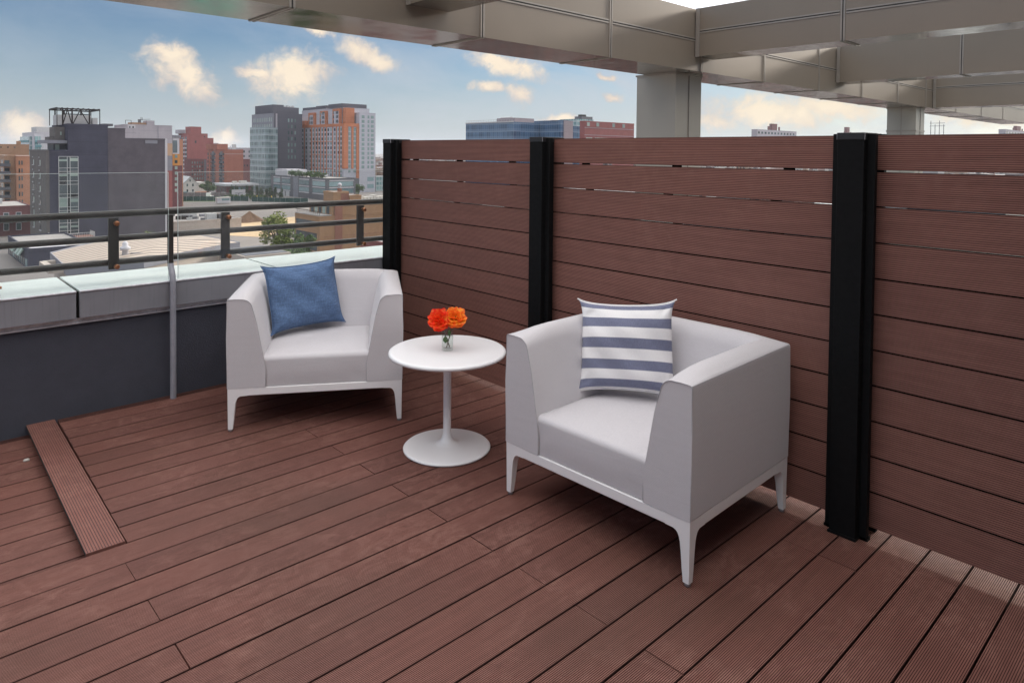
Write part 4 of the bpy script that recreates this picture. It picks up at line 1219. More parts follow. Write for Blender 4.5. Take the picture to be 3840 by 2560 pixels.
b = Bld('row_house', 'low red brick roof at the foot of the tan office, beside the fence post', 86, 128)
b.body(M['m_red'], 79, 124, 92, 134, -17.8, par=.1); b.box('roof_unit', M['m_equip'], 82, 126, -17.8, 84, 128, -16.9); b.box('roof_unit', M['m_equip'], 86, 126, -17.8, 88, 127, -17.0); b.finish()

# grey glass low block
b = Bld('office_block', 'low grey and glass block with a planted roof terrace in front of the towers', 174, 329)
b.body(M['m_graymetal'], 174, 329.4, 191, 398, -13.2, par=.3)
for (y0, y1) in ((331, 345), (349, 361), (372, 383), (385, 394)):
    for zt, zb in ((-14.8, -17.2), (-18.6, -20.8)): b.win('y', 174, y0, zb, y1 - y0, zt - zb, M['w_teal'])
    for z in (-14.5, -18.2, -21.6): b.box('band', M['m_light'], 173.9, y0, z, 174.1, y1, z + .55)
for yy in (373, 379, 385): b.box('garage_door', M['m_equip'], 173.93, yy, G, 174.1, yy + 4.6, -21.8)
for zt, zb in ((-14.8, -17.2), (-18.6, -20.8)): b.win('x', 329.4, 175.5, zb, 14, zt - zb, M['w_teal'])
for z in (-14.5, -18.2, -21.6): b.box('band', M['m_light'], 175.5, 329.3, z, 190, 329.5, z + .55)
b.box('pier', M['m_graymetal2'], 173.9, 362, G, 174.1, 368, -13.2)
b.box('roof_house', M['m_light'], 176, 380, -13.2, 188, 396, -9.6); b.box('roof_house', M['m_equip'], 178, 350, -13.2, 186, 356, -11.2)
b.finish()
# grey tower
b = Bld('tower', 'dark grey tower with a glass bay, left neighbour of the orange tower', 188, 427)
b.body(M['m_graymetal2'], 188.0, 427.2, 189.4, 460, 24.9, par=.2); b.body(M['m_tower_dark'], 189.0, 427, 208, 459.5, 25.1, par=.2)
b.box('cap', M['m_tower_dark'], 189.0, 429, 25.1, 196.2, 457, 30.7); b.box('cap', M['m_tower_dark'], 196.25, 432, 25.1, 208, 455, 29.6)
b.body(M['curtain_grey'], 178.6, 416.5, 181.2, 440, 15.8, part='glass_bay', roof=M['m_roof'], par=0); b.body(M['curtain_grey'], 181.2, 419.5, 187.9, 441, 15.6, part='glass_bay', par=0)
b.box('pilaster', M['m_lav'], 189.9, 426.85, G, 191.0, 427.2, 24.9)
for i in range(7):
    z = 19.7 - 3.95 * i
    for xx, w in ((198.1, 1.0), (200.3, 1.0), (202.6, 1.0)): b.win('x', 427, xx, z, w, 2.3, M['w_green'])
for k in range(11): b.win('y', 188, 428.4 + k * 2.75, 19.8, 1.0, 2.6, M['w_blind']); b.win('y', 188, 428.4 + k * 2.75, 16.4, 1.0, 1.9, M['w_blind'])
for k in range(4): b.box('roof_unit', M['m_equip'], 199 + k * 1.9, 434, 29.6, 200 + k * 1.9, 436, 30.6 + .4 * (k % 2))
b.finish()
# orange tower
b = Bld('tower', 'tall tower panelled orange and white with a regular grid of windows', 213.5, 382.6)
b.body(M['m_white'], 213.7, 383, 236, 446.5, 18.2, par=.1); b.body(M['m_white'], 217.0, 390, 236, 446, 28.5, z0=18.2, part='wall', par=.2)
b.body(M['m_white'], 224.4, 382.5, 236.0, 400, 25.4, part='wall', par=.2)
b.box('cap', M['m_tower_dark'], 216.6, 390, 28.7, 234, 408, 31.2); b.box('cap', M['m_tower_dark'], 217.2, 412, 28.7, 232, 426, 30.9); b.box('cap', M['m_tower_dark'], 217.6, 428, 28.7, 230, 446, 30.5)
b.box('cornice', M['m_orange'], 213.5, 383, 16.6, 213.9, 446.5, 18.4); b.box('cornice', M['m_orange'], 213.5, 382.6, 16.6, 224.3, 383, 18.6)
for (y0, y1, zt) in ((391, 400, 28.0), (409, 417, 27.2), (425, 433, 26.6)):
    b.box('bay', M['m_orange'], 215.2, y0, 18.4, 217.2, y1, zt); b.box('bay_panel', M['m_white'], 215.1, y0 + 1.0, 18.4, 215.4, y1 - 2.2, zt - 1.6)
    for z in (19.0, 21.9, 24.6):
        if z + 2 < zt: b.win('y', 215.15, y0 + 1.4, z, 3.0, 1.9, M['w_green']); b.win('y', 215.2, y1 - 1.9, z, .9, 1.9, M['w_green'])
b.box('bay', M['m_orange'], 217.0, 386.5, 18.6, 223.2, 390.5, 28.4); b.box('bay_panel', M['m_orange'], 213.6, 434, 16.6, 216.8, 446.4, 21.4)
cols = [385.2, 388.6, 393.2, 398.0, 401.6, 405.6, 409.6, 413.6, 417.4, 421.6, 426.2, 431.8, 437.0, 442.4]
pil = [387.2, 391.4, 396.2, 404.0, 408.0, 412.0, 416.0, 420.0, 424.4, 434.8, 440.2]
for p in pil: b.box('pilaster', M['m_orange'], 213.52, p, G, 213.75, p + (1.5 if p in (387.2, 424.4, 440.2) else .95), 16.65)
for i in range(11):
    z = 13.9 - 2.86 * i
    for c in cols: b.win('y', 213.7, c, z, 1.7, 1.75, M['w_green'] if (i + int(c)) % 3 else M['w_dark'])
for i in (2, 5, 8): b.box('floor_band', M['m_orange'], 213.6, 396, 12.9 - 2.86 * i, 213.8, 424, 13.2 - 2.86 * i)
b.box('corner_panel', M['m_orange'], 213.55, 382.62, -9.5, 216.6, 385.0, 16.6); b.box('corner_panel', M['m_orange'], 219.0, 382.62, -9.5, 220.4, 383.1, 16.6); b.box('corner_panel', M['m_orange'], 222.4, 382.6, -15.5, 224.35, 383.1, 16.6)
b.box('base_panel', M['m_graymetal'], 213.5, 382.55, G, 224.36, 383.1, -15.6)
for i in range(10):
    z = 13.9 - 2.86 * i
    b.win('x', 382.9, 217.0, z, 1.5, 1.9, M['w_green']); b.win('x', 382.9, 220.6, z, 1.7, 1.9, M['w_green'])
for i in range(12):
    z = 22.0 - 2.86 * i
    for xx, w in ((226.0, 2.0), (230.2, 1.3), (232.6, 2.1)): b.win('x', 382.5, xx, z, w, 1.9, M['w_green'])
for z in (-17.5, -22): b.win('x', 382.5, 230.2, z, 4.6, 2.6, M['w_teal'])
b.finish()
# red blocks
b = Bld('apartment_block', 'tall plain red brick block with white balconies on its left side', 181.5, 569)
b.body(M['m_red'], 181.5, 569, 197, 590, 14, par=.1); b.body(M['m_red'], 197, 569.1, 201.5, 588, 10.6, part='wall', par=.1)
b.box('bulkhead', M['m_red'], 184.3, 570, 14, 192.4, 582, 19.4); b.box('bulkhead', M['m_lav'], 179.2, 580, 14, 183.5, 590, 17.0)
for i in range(9):
    z = 9.5 - 3.2 * i
    for yy in (570.5, 577, 583): b.win('y', 181.5, yy, z, 3.2, 1.8, M['w_dark'])
    for yy in (570, 582): b.box('balcony', M['m_light'], 180.3, yy, z - 1.1, 181.45, yy + 5.2, z - .2)
b.win('x', 569, 187.2, 6.6, 1.2, 1.8); b.win('x', 569, 194.2, 11.2, .8, 1.0); b.finish()
b = Bld('apartment_block', 'orange red brick flats with fire escapes and white roof vents', 184, 498)
b.body(M['m_redor'], 184.1, 498, 197.3, 532, 1.5, par=.2); b.body(M['m_redor'], 183.6, 512, 191.5, 534, 5.6, z0=1.5, part='wall', par=.1)
for i in range(8):
    z = -2.6 - 2.9 * i
    for yy in (499.5, 507, 516, 524, 530): b.win('y', 184.1, yy, z, 2.0, 1.8, M['w_dark'])
    for yy in (503, 519): b.box('fire_escape', M['m_black'], 182.9, yy, z - .35, 184.05, yy + 3.6, z + .1)
b.box('recess', M['m_graymetal'], 183.95, 502, G, 184.2, 506.6, .2); b.box('recess', M['m_graymetal'], 183.95, 518.4, G, 184.2, 523.0, .2)
for xx in (188.3, 191.2): b.box('flue', M['m_light'], xx, 499.5, -.5, xx + .6, 500.1, 4.2)
b.box('roof_unit', M['m_equip'], 191.3, 501, 1.5, 193.4, 504, 5.4); b.box('stringcourse', M['m_light'], 184.0, 497.9, -3.2 + 1.6, 197.3, 498.1, -1.5 + .1); b.finish()
b = Bld('apartment_block', 'low purple brown brick flats between the two red blocks', 176, 546)
b.body(M['m_maroon'], 176.5, 546, 188, 560, -6.0, par=.2)
for i in range(5):
    for k in range(5): b.win('x', 546, 177.4 + k * 1.8, -9.2 - 3 * i, .8, 1.5, M['w_green'])
b.box('corner_panel', M['m_graymetal'], 186.2, 545.9, G, 188.05, 546.1, -6.2); b.finish()
b = Bld('apartment_block', 'plain maroon slab right behind the orange red flats', 221, 559)
b.body(M['m_maroon'], 210, 559, 232, 575, -6.4, par=.3)
for k in range(4): b.win('x', 559, 222 + k * 2.2, -12, 1, 1.6)
b.finish()
# white gabled house
b = Bld('house', 'white gabled clapboard house beside the green tree', 131, 414, 'house')
b.box('wall', M['m_offwhite'], 129.5, 414, G, 137.8, 428, -18.2)
mb = MB(); hx0, hx1, hz = 129.5, 137.8, -18.2; m0 = (hx0 + hx1) / 2
mb.prism([(hx0, hz), (hx1, hz), (m0, -14.0)], 414.02, 427.9, lambda a, c, t: (a, t, c)); mb.build('gable', M['m_offwhite'], b.o, off=(b.x, b.y, G))
mb = MB()
for sx in (-1, 1):
    xa = m0 + sx * (hx1 - hx0) / 2 * 1.08; za = hz - .25
    mb.add([(m0, 413.6, -13.85), (xa, 413.6, za), (xa, 428.2, za), (m0, 428.2, -13.85), (m0, 413.6, -14.1), (xa, 413.6, za - .25), (xa, 428.2, za - .25), (m0, 428.2, -14.1)], [(0, 1, 2, 3), (7, 6, 5, 4), (0, 4, 5, 1), (1, 5, 6, 2), (2, 6, 7, 3)])
mb.build('roof', M['m_equip'], b.o, off=(b.x, b.y, G))
for xx in (131.6, 134.6):
    for z in (-19.6, -22.8): b.win('x', 414, xx, z, .9, 1.5)
b.win('x', 414, 133.2, -16.9, .7, 1.2); b.box('side_wing', M['m_offwhite'], 137.82, 415, G, 142.4, 426, -17.4); b.box('shop_awning', M['m_terracotta'], 136, 410.5, -23.2, 143, 414.9, -22.7)
b.box('wall_mural', M['m_bluebuild'], 128, 411, G, 131, 411.4, -22.4); b.finish()
b = Bld('pavilion', 'low modern brown and glass pavilion with a flat overhanging roof', 154, 416)
b.body(M['m_maroon'], 155, 416.6, 171, 434, -20.2, par=0); b.box('roof_slab', M['m_equip'], 153.4, 415, -20.15, 174, 436, -19.0); b.box('roof_top', M['m_light'], 153.6, 415.2, -18.98, 173.8, 435.8, -18.9)
for k in range(5): b.win('x', 416.6, 159.0 + k * 1.5, -24, 1.35, 3.3, M['w_teal'])
for k in range(6): b.win('y', 155, 418 + k * 2.6, -24, 1.2, 3.2, M['w_dark'])
b.box('roof_unit', M['m_offwhite'], 161, 422, -18.9, 163.5, 424, -17.5); b.box('roof_unit', M['m_offwhite'], 165, 421, -18.9, 169, 424, -17.3); b.finish()

# behind the fence
b = Bld('office_block', 'long blue glass office block with a raised middle rising over the fence', 224, 243)
b.body(M['curtain_blue'], 224.4, 241, 242.2, 277, 15.6, par=.5, roof=M['m_roof']); b.body(M['curtain_blue'], 241.9, 226.3, 247, 262, 16.9, par=.3, part='wall')
b.body(M['m_far'], 243.4, 226.0, 249.8, 240, 16.7, par=.3, part='wall'); b.body(M['curtain_blue'], 249.9, 226.4, 262, 236, 14.2, par=.4, part='wall')
b.box('roof_band', M['m_equip'], 224.2, 241, 15.9, 224.5, 277.1, 16.5); b.box('roof_house', M['m_far'], 227, 243, 16, 240, 256, 18.2)
mb = MB()
for k in range(19): mb.box(224.3, 242 + k * 1.9, 16.1, 224.4, 242.1 + k * 1.9, 17.4)
mb.box(224.3, 242, 17.3, 224.4, 277, 17.42); mb.build('roof_rail', M['m_equip'], b.o, off=(b.x, b.y, G))
mb = MB(); mb.tube([(228, 246, 18.3), (228, 254, 18.3)], .5, 8); mb.build('duct', M['m_equip'], b.o, off=(b.x, b.y, G)); b.finish()
b = Bld('office_block', 'small teal glass tower with rooftop masts behind the red brick block', 315, 282)
b.body(M['curtain_teal'], 315, 281.6, 330, 296, 22, par=.3); b.body(M['curtain_teal'], 330, 282, 339, 290, 21, par=.3, part='wall'); b.box('roof_house', M['m_graymetal'], 322, 284, 22, 332, 290, 24.2); b.box('roof_house', M['m_black'], 323, 285, 24.2, 327, 288, 25.4); b.finish()
b = Bld('apartment_block', 'red brick block with white trimmed windows just left of the near pergola column', 235, 205.5)
b.body(M['m_red'], 235, 205.5, 271, 208.5, 15.6, par=.4); b.box('stringcourse', M['m_far'], 234.9, 205.4, 12.9, 271.1, 205.6, 13.15); b.box('stringcourse', M['m_far'], 234.9, 205.4, 9.6, 271.1, 205.6, 9.85)
for xx in (236.5, 243, 254.5, 262): b.win('x', 205.5, xx, 13.8, 1.7, 1.6, M['w_blind'], frame=M['m_far'])
for x0_, n_ in ((236, 3), (242, 6), (251.5, 3), (257, 3), (264, 1)):
    for k in range(n_): b.win('x', 205.5, x0_ + k * 1.45, 3.8, 1.25, 4.8, M['w_blind'])
b.finish()
def far_block(label, x, y, w, d, zt, bulk, sx):
    b = Bld('housing_block', label, x, y, group='distant housing blocks over the fence')
    b.body(M['m_lav'], x, y, x + w, y + d, zt, par=.4)
    b.box('bulkhead', M['m_maroon'], x + w * .45, y + 4, zt, x + w * .58, y + 7, zt + bulk)
    for k in (.36, .63): b.box('chimney', M['m_maroon'], x + w * k, y + 4, zt, x + w * k + 2, y + 5, zt + bulk * .6)
    for i in range(5):
        for k in range(12): b.win('x', y, x + 2 + k * (w - 4) / 12, zt - 4 - 5 * i, (w - 4) / 12 * .55, 2.2, M['w_dark'])
    b.finish()
far_block('distant pale housing block over the fence between the two pergola columns', 658, 345, 88, 6, 27.0, 7.5, 1)
far_block('distant housing block whose brown bulkhead shows above the nearest fence post', 822, 329, 66, 6, 21.5, 14, 1)
far_block('distant housing block over the fence at the right edge of the view', 843, 174, 150, 6, 29.5, 6, 1)
t = thing('lattice_mast', 'thin distant antenna masts over the fence near the right edge', 'antenna', (820, 235, G))
mb = MB()
for k in range(4): mb.bar((0, -4 * k, 0), (0, -4 * k, 27 + G * -1 + 12 - (k % 2) * 4), .5)
for z in (58, 61): mb.bar((0, 1, z), (0, -13, z), .4)
mb.build('mast', M['m_graymetal'], t)
for i, (px, py, w, zt, m, lab) in enumerate(((240, 500, 60, 2, 'm_red', 'red brick row seen between the orange tower and the fence post'), (205, 640, 26, 7, 'm_far', 'hazy pinkish block above the wooded hill'), (215, 610, 40, 3, 'm_lav', 'hazy grey block right of the orange red flats'),
                                            (20, 900, 60, 4, 'm_bluebuild', 'sliver of a teal block at the far left edge'), (330, 640, 60, 2, 'm_far', 'hazy far block just right of the white tower wing'), (300, 560, 40, -3, 'm_maroon', 'far maroon block just right of the white tower wing'))):
    b = Bld('far_building', lab, px, py); b.body(M[m], px, py, px + w, py + 30, zt, par=.4)
    for k in range(6):
        for j in range(3): b.win('x', py, px + 3 + k * (w - 6) / 6, zt - 4 - 4 * j, (w - 6) / 14, 2)
    b.finish()
b = Bld('office_block', 'teal glass block at the foot of the white tower wing, beside the fence post', 241, 390)
b.body(M['curtain_teal'], 241, 390, 262, 405, -15.3, par=.3); b.finish()
mb = MB(); mb.grid(lambda p, q: ((p - .5) * 1400, (q - .5) * 900, 27 * math.exp(-(((p - .5) * 17) ** 2 + ((q - .5) * 8) ** 2)) + 3 * math.sin(40 * p) * math.sin(31 * q)), 50, 40)
o = mb.build('hill', M['hillgreen']); o.location = (452, 1160, G - 6); o.rotation_euler.z = -.4; tag(o, kind='structure')

# far-off mass of low city blocks beyond the fence and between the towers
def city_mat():
    m, nt, b = new_mat('low_city_blocks')
    at = N(nt, 'ShaderNodeAttribute', attribute_name='tint')
    cr = N(nt, 'ShaderNodeValToRGB'); cr.color_ramp.interpolation = 'CONSTANT'; e = cr.color_ramp.elements
    e[0].color = (.20, .10, .085, 1); e[1].position = .25; e[1].color = (.28, .20, .15, 1)
    for p, c in ((.45, (.30, .29, .29)), (.62, (.16, .12, .12)), (.8, (.36, .33, .30))): x = e.new(p); x.color = (*c, 1)
    nt.links.new(at.outputs['Fac'], cr.inputs[0])
    geo = N(nt, 'ShaderNodeNewGeometry'); sep = N(nt, 'ShaderNodeSeparateXYZ'); nt.links.new(geo.outputs['Position'], sep.inputs[0]); sn = N(nt, 'ShaderNodeSeparateXYZ'); nt.links.new(geo.outputs['Normal'], sn.inputs[0])
    h = math_n(nt, 'ADD', sep.outputs[0], sep.outputs[1])
    win = math_n(nt, 'MULTIPLY', math_n(nt, 'LESS_THAN', math_n(nt, 'FRACT', math_n(nt, 'DIVIDE', h, 2.6)), .42), math_n(nt, 'LESS_THAN', math_n(nt, 'FRACT', math_n(nt, 'DIVIDE', sep.outputs[2], 3.1)), .5))
    win = math_n(nt, 'MULTIPLY', win, math_n(nt, 'LESS_THAN', math_n(nt, 'ABSOLUTE', sn.outputs[2]), .5))
    c = mixc(nt, math_n(nt, 'MULTIPLY', win, .8), cr.outputs[0], (.05, .055, .06))
    c = mixc(nt, math_n(nt, 'GREATER_THAN', sn.outputs[2], .5), c, (.30, .28, .27))
    nt.links.new(c, b.inputs['Base Color']); setp(b, Roughness=.85); return m
RC = random.Random(77); mb = MB()
for ix in range(-4, 62):
    for iy in range(-22, 62):
        x, y = 40 + ix * 25 + (8 if ix % 4 == 0 else 0), -60 + iy * 25 + (8 if iy % 3 == 0 else 0)
        a_ = math.atan2(y, x); d_ = math.hypot(x, y)
        if d_ > 1500 or d_ < 90 or x < 60: continue
        if a_ > .80 and d_ < 640: continue
        if a_ > 1.25 or a_ < -.6: continue
        if 200 < x < 290 and 190 < y < 300 or 300 < x < 350 and 265 < y < 310 or 640 < x < 1010 and 150 < y < 370: continue
        top = RC.uniform(9, 20) if a_ <= .80 else RC.uniform(6, 14)
        if RC.random() < .12: continue
        w_, e_ = RC.uniform(9, 19), RC.uniform(9, 19); mb.tint = RC.random()
        mb.box(x, y, G, x + w_, y + e_, G + top)
        if RC.random() < .5: mb.box(x + w_ * .3, y + e_ * .4, G + top, x + w_ * .5, y + e_ * .6, G + top + 2.4)
tag(mb.build('distant_city', city_mat()), 'mass of low brick and stone city blocks fading into the distance', kind='stuff')

# ------------------------------------------------------------------ trees and plants
def crown(mb, R, c, rx, ry, rz, n, size, tint0=0.0, tint1=1.0):
    cl = [(R.gauss(0, .5), R.gauss(0, .5), R.gauss(0, .5), R.uniform(.28, .5), R.random()) for _ in range(16)]
    for _ in range(n):
        k = R.choice(cl)
        while True:
            p = Vector((R.uniform(-1, 1), R.uniform(-1, 1), R.uniform(-1, 1)))
            if .35 < p.length < 1: break
        q = Vector((k[0], k[1], k[2]))
        if q.length > .8: q *= .8 / q.length
        p = q + p * k[3]
        pos = Vector((c[0] + p.x * rx, c[1] + p.y * ry, c[2] + p.z * rz))
        a = Vector((R.uniform(-1, 1), R.uniform(-1, 1), R.uniform(-.4, .4))).normalized(); b2 = a.cross(Vector((R.uniform(-1, 1), R.uniform(-1, 1), R.uniform(-1, 1)))).normalized()
        s = size * R.uniform(.6, 1.4)
        mb.tint = min(1, max(0, tint0 + (tint1 - tint0) * (.55 * k[4] + .45 * R.random())))
        mb.add([pos - a * s, pos + b2 * s * .6, pos + a * s, pos - b2 * s * .6], [(0, 1, 2, 3)])
def tree(name, label, x, y, h, rx, rz, mat, n, size, seed, group=None, cat='tree', z0=G):
    R = random.Random(seed)
    t = thing(name, label, cat, (x, y, z0), 0, group)
    mb = MB(); hc = h - rz
    mb.tube([(0, 0, 0), (.1 * rx, 0, hc * .5), (0, .08 * rx, hc)], [rx * .09 + .08, rx * .07 + .06, rx * .04 + .04], 8)
    for k in range(5):
        a = 2 * PI * k / 5 + R.random(); mb.tube([(0, 0, hc * .62), (rx * .4 * math.cos(a), rx * .4 * math.sin(a), hc), (rx * .65 * math.cos(a), rx * .65 * math.sin(a), hc + rz * .35)], [rx * .05 + .03, rx * .03 + .02, .02], 6)
    mb.build('trunk', M['bark'], t)
    mb = MB(); crown(mb, R, (0, 0, h - rz), rx, rx, rz, n, size); mb.build('crown', mat, t)
    return t
tree('street_tree', 'round green tree standing beside the white gabled house', 137.5, 398, 8.6, 4.3, 3.2, M['fol_mid'], 1500, .42, 1)
col = None
for i in range(11):
    p = i / 10; x = 141.0 + 13.5 * p + RB.uniform(-.5, .5); y = 371 - 30 * p + RB.uniform(-1, 1)
    if i < 2: src = tree('columnar_tree', '', x, y, 7.4 - i * .6, 1.25, 3.3, M['fol_dark'], 520, .30, 30 + i, 'columnar trees along the grey building'); protos = (protos + [src]) if i else [src]; o = src
    else: o = copy_tree(protos[i % 2]); o.location = (x, y, G); o.rotation_euler.z = RB.uniform(0, 6); o.scale = (1, 1, RB.uniform(.85, 1.1))
    relabel(o, 'slim dark columnar tree in the row along the street by the grey glass block')
tree('street_tree', 'tall yellow green tree rising at the left corner of the tan brick office', 60.5, 134.5, 13.2, 3.4, 4.2, M['fol_yel'], 4200, .24, 61)
tree('street_tree', 'wide mid green tree low at the left foot of the tan brick office', 54.5, 121, 8.4, 6.2, 3.6, M['fol_mid'], 7000, .24, 62)
tree('street_tree', 'dark green tree between the yellow green tree and the tan office', 63.5, 131.5, 9.5, 3.3, 3.6, M['fol_mid'], 3600, .24, 63)
tree('street_tree', 'leafy green tree crown low beneath the bottom rail left of the tan office', 55.5, 112.5, 7.0, 6.5, 3.0, M['fol_mid'], 6500, .24, 64)
tree('street_tree', 'bright green tree top showing in front of the beige hall', 49.5, 187, 5.6, 3.2, 2.2, M['fol_yel'], 900, .3, 65)
tree('street_tree', 'small tree in front of the white tower wing, beside the fence post', 206, 352, 7.5, 3.0, 3.0, M['fol_mid'], 700, .4, 66)
for i in range(9):
    tree('terrace_shrub', 'bushy shrub in the hedge along the roof terrace of the grey glass block', 176.2, 338 + i * 4.6, 3.2 + RB.uniform(-.3, .5), 2.5, 1.5, M['fol_mid'], 320, .38, 80 + i, 'roof terrace shrubs', 'shrub', -13.15)
for i in range(6):
    tree('lot_shrub', 'loose green bush in the lot beyond the green mesh screen', 136 + i * 2.2, 362 - i * 3 + RB.uniform(-2, 2), 3.0, 2.3, 1.4, M['fol_mid'], 300, .35, 100 + i, 'bushes in the vacant lot', 'shrub')
# lot fences, vehicles and huts
def strip_fence(name, label, mat, pts, h):
    t = thing(name, label, 'fence', (pts[0][0], pts[0][1], G)); mb = MB(); ps = MB()
    for p, q in zip(pts, pts[1:]):
        a = Vector((p[0] - pts[0][0], p[1] - pts[0][1], 0)); c = Vector((q[0] - pts[0][0], q[1] - pts[0][1], 0)); d = (c - a).normalized(); nn = Vector((-d.y, d.x, 0)) * .06
        mb.add([a - nn, c - nn, c + nn, a + nn] + [v + Vector((0, 0, h)) for v in (a - nn, c - nn, c + nn, a + nn)], [(0, 3, 2, 1), (4, 5, 6, 7), (0, 1, 5, 4), (1, 2, 6, 5), (2, 3, 7, 6), (3, 0, 4, 7)])
        n = int((c - a).length / 3)
        for k in range(n + 1): v = a.lerp(c, k / max(1, n)); ps.bar(v, v + Vector((0, 0, h + .25)), .14)
    mb.build('screen', mat, t); ps.build('post', M['m_equip'], t)
strip_fence('mesh_fence', 'dark green mesh screen fence round the grassy lot', M['greenfence'], [(100, 352), (113, 366), (138, 352), (140.5, 348)], 2.4)
strip_fence('mesh_fence', 'dark green mesh screen fence in front of the columnar trees', M['greenfence'], [(141, 345), (152, 330), (160, 322)], 2.2)
strip_fence('yard_fence', 'weathered grey board fence behind the grassy lot', M['yardfence'], [(108, 392), (122, 402), (147, 388)], 2.3)
def car(label, x, y, rz, paint, truck=False):
    t = thing('parked_truck' if truck else 'parked_car', label, 'truck' if truck else 'car', (x, y, G + .03), rz)
    mb = MB()
    if truck:
        prof = [(-2.9, .5), (2.9, .5), (2.9, 1.5), (2.7, 2.7), (1.1, 2.8), (1.05, 1.1), (-2.9, 1.1)]
    else:
        prof = [(-2.2, .35), (2.2, .35), (2.25, .75), (1.4, .95), (.8, 1.45), (-1.2, 1.5), (-1.9, 1.0), (-2.25, .9)]
    w = .88 if not truck else 1.1
    mb.prism(prof, -w, w, lambda a, c, tt: (a, tt, c)); mb.build('body', paint, t, .06, 2)
    g = MB()
    g.prism([(1.3, .98), (.78, 1.38), (-1.15, 1.42), (-1.75, 1.0)] if not truck else [(2.72, 1.7), (2.62, 2.5), (1.6, 2.55), (1.6, 1.7)], -w - .01, w + .01, lambda a, c, tt: (a, tt, c)); g.build('window', M['w_dark'], t)
    for sx in (-1.35, 1.4):
        for sy in (-1, 1):
            wl = MB(); wl.tube([(sx, sy * (w - .2), .34), (sx, sy * (w + .02), .34)], .34, 16); wl.build('wheel', M['m_black'], t)
white_p = plain('white_car_paint', (.75, .75, .75), .25, 0, .02, 2, None, 0, .5, .5); blue_p = plain('sky_blue_car_paint', (.16, .42, .55), .25, 0, .02, 2, None, 0, .5, .5); grey_p = plain('grey_car_paint', (.20, .21, .23), .25, .3, .02, 2, None, 0, .5, .5)
car('white parked car nearest the mural wall of the white house', 130.0, 404.5, -.6, white_p); car('pale blue parked car in front of the white house', 133.2, 402, -.6, blue_p); car('white parked car under the awning beside the white house', 138, 398.8, -.6, white_p)
car('white parked car in front of the brown pavilion', 149, 405, -.6, white_p); car('grey parked car right of the green tree', 145, 401, -.6, grey_p); car('small white parked car near the columnar trees', 158.5, 398, -.6, white_p)
car('white truck cab parked on the grassy lot', 134, 384, -2.2, white_p, True); car('dark blue car on the street below the sandy lot', 89, 196, .7, grey_p)
t = thing('site_trailer', 'white site trailer with a window band in front of the grassy lot', 'trailer', (121, 338, G)); mb = MB(); mb.box(0, -1, .5, 6.3, 1.6, 3.0); mb.build('body', M['m_light'], t, .05); mb = MB(); mb.box(2.2, -1.06, 1.6, 5.8, -.9, 2.6); mb.build('window', M['w_teal'], t); mb = MB(); mb.box(-.2, -1.2, 3.0, 6.5, 1.8, 3.15); mb.build('roof', M['m_offwhite'], t)
t = thing('billboard', 'pale concrete wall panel with a dark mark, right of the white truck', 'wall panel', (137.5, 362, G)); mb = MB(); mb.box(0, 0, 0, 7, .5, 5.2); mb.build('panel', M['m_light'], t); mb = MB(); mb.box(1.5, -.06, 3.2, 5.5, .1, 3.6); mb.box(3.2, -.06, 1.6, 3.8, .1, 3.2); mb.build('mark', M['m_graymetal2'], t)
for x, y, side in ((146.6, 352, 'left'), (150.8, 344, 'right')):
    t = thing('bollard', 'yellow marker post before the columnar trees, the %s one of two' % side, 'post', (x, y, G), 0, 'yellow marker posts'); mb = MB(); mb.tube([(0, 0, 0), (0, 0, 2.6)], .22, 10); mb.build('post', plain('yellow_marker', (.75, .55, .04), .5), t)
# two workers in lime vests on the sand
def worker(x, y, rz, label):
    me = bpy.data.meshes.new('person'); vv = [(0, 0, .95), (0, 0, 1.2), (0, 0, 1.45), (0, .02, 1.56), (0, .03, 1.72), (-.2, 0, 1.42), (-.26, .05, 1.12), (-.22, .2, .92), (.2, 0, 1.42), (.26, .04, 1.12), (.24, .18, .9), (-.1, 0, .9), (-.12, .05, .48), (-.13, 0, .06), (-.13, .14, .04), (.1, 0, .9), (.12, .02, .48), (.14, -.06, .06), (.14, .08, .04)]
    ee = [(0, 1), (1, 2), (2, 3), (3, 4), (2, 5), (5, 6), (6, 7), (2, 8), (8, 9), (9, 10), (0, 11), (11, 12), (12, 13), (13, 14), (0, 15), (15, 16), (16, 17), (17, 18)]
    rr = [.16, .155, .17, .07, .12, .085, .065, .045, .085, .065, .045, .11, .075, .06, .05, .11, .075, .06, .05]
    me.from_pydata(vv, ee, []); o = bpy.data.objects.new('person', me); link(o); o.location = (x, y, G + .07); o.rotation_euler.z = rz
    sk = o.modifiers.new('skin', 'SKIN'); sk.use_smooth_shade = True
    for d, q in zip(me.skin_vertices[0].data if me.skin_vertices else [], rr): d.radius = (q, q * .8)
    if me.skin_vertices: me.skin_vertices[0].data[0].use_root = True
    o.modifiers.new('sub', 'SUBSURF').levels = 1
    me.materials.append(plain('dark_work_clothes', (.05, .06, .09), .9)); tag(o, label, 'person')
    v = MB(); v.lathe([(.15, 1.0), (.19, 1.05), (.205, 1.3), (.2, 1.42), (.11, 1.5)], 16); v.build('vest', plain('lime_vest', (.55, .75, .05), .8), o)
    hh = MB(); hh.lathe([(.15, 1.70), (.135, 1.72), (.12, 1.80), (.06, 1.86), (0, 1.87)], 14, (0, .03, 0)); hh.build('helmet', plain('white_helmet', (.75, .75, .7), .4), o)
import bpy as _b
def add_skin(o): pass
worker(97.0, 228, 2.2, 'worker in a lime vest on the sand, left of the lamp post'); worker(100.5, 226.5, .6, 'worker in a lime vest on the sand, right of the lamp post')
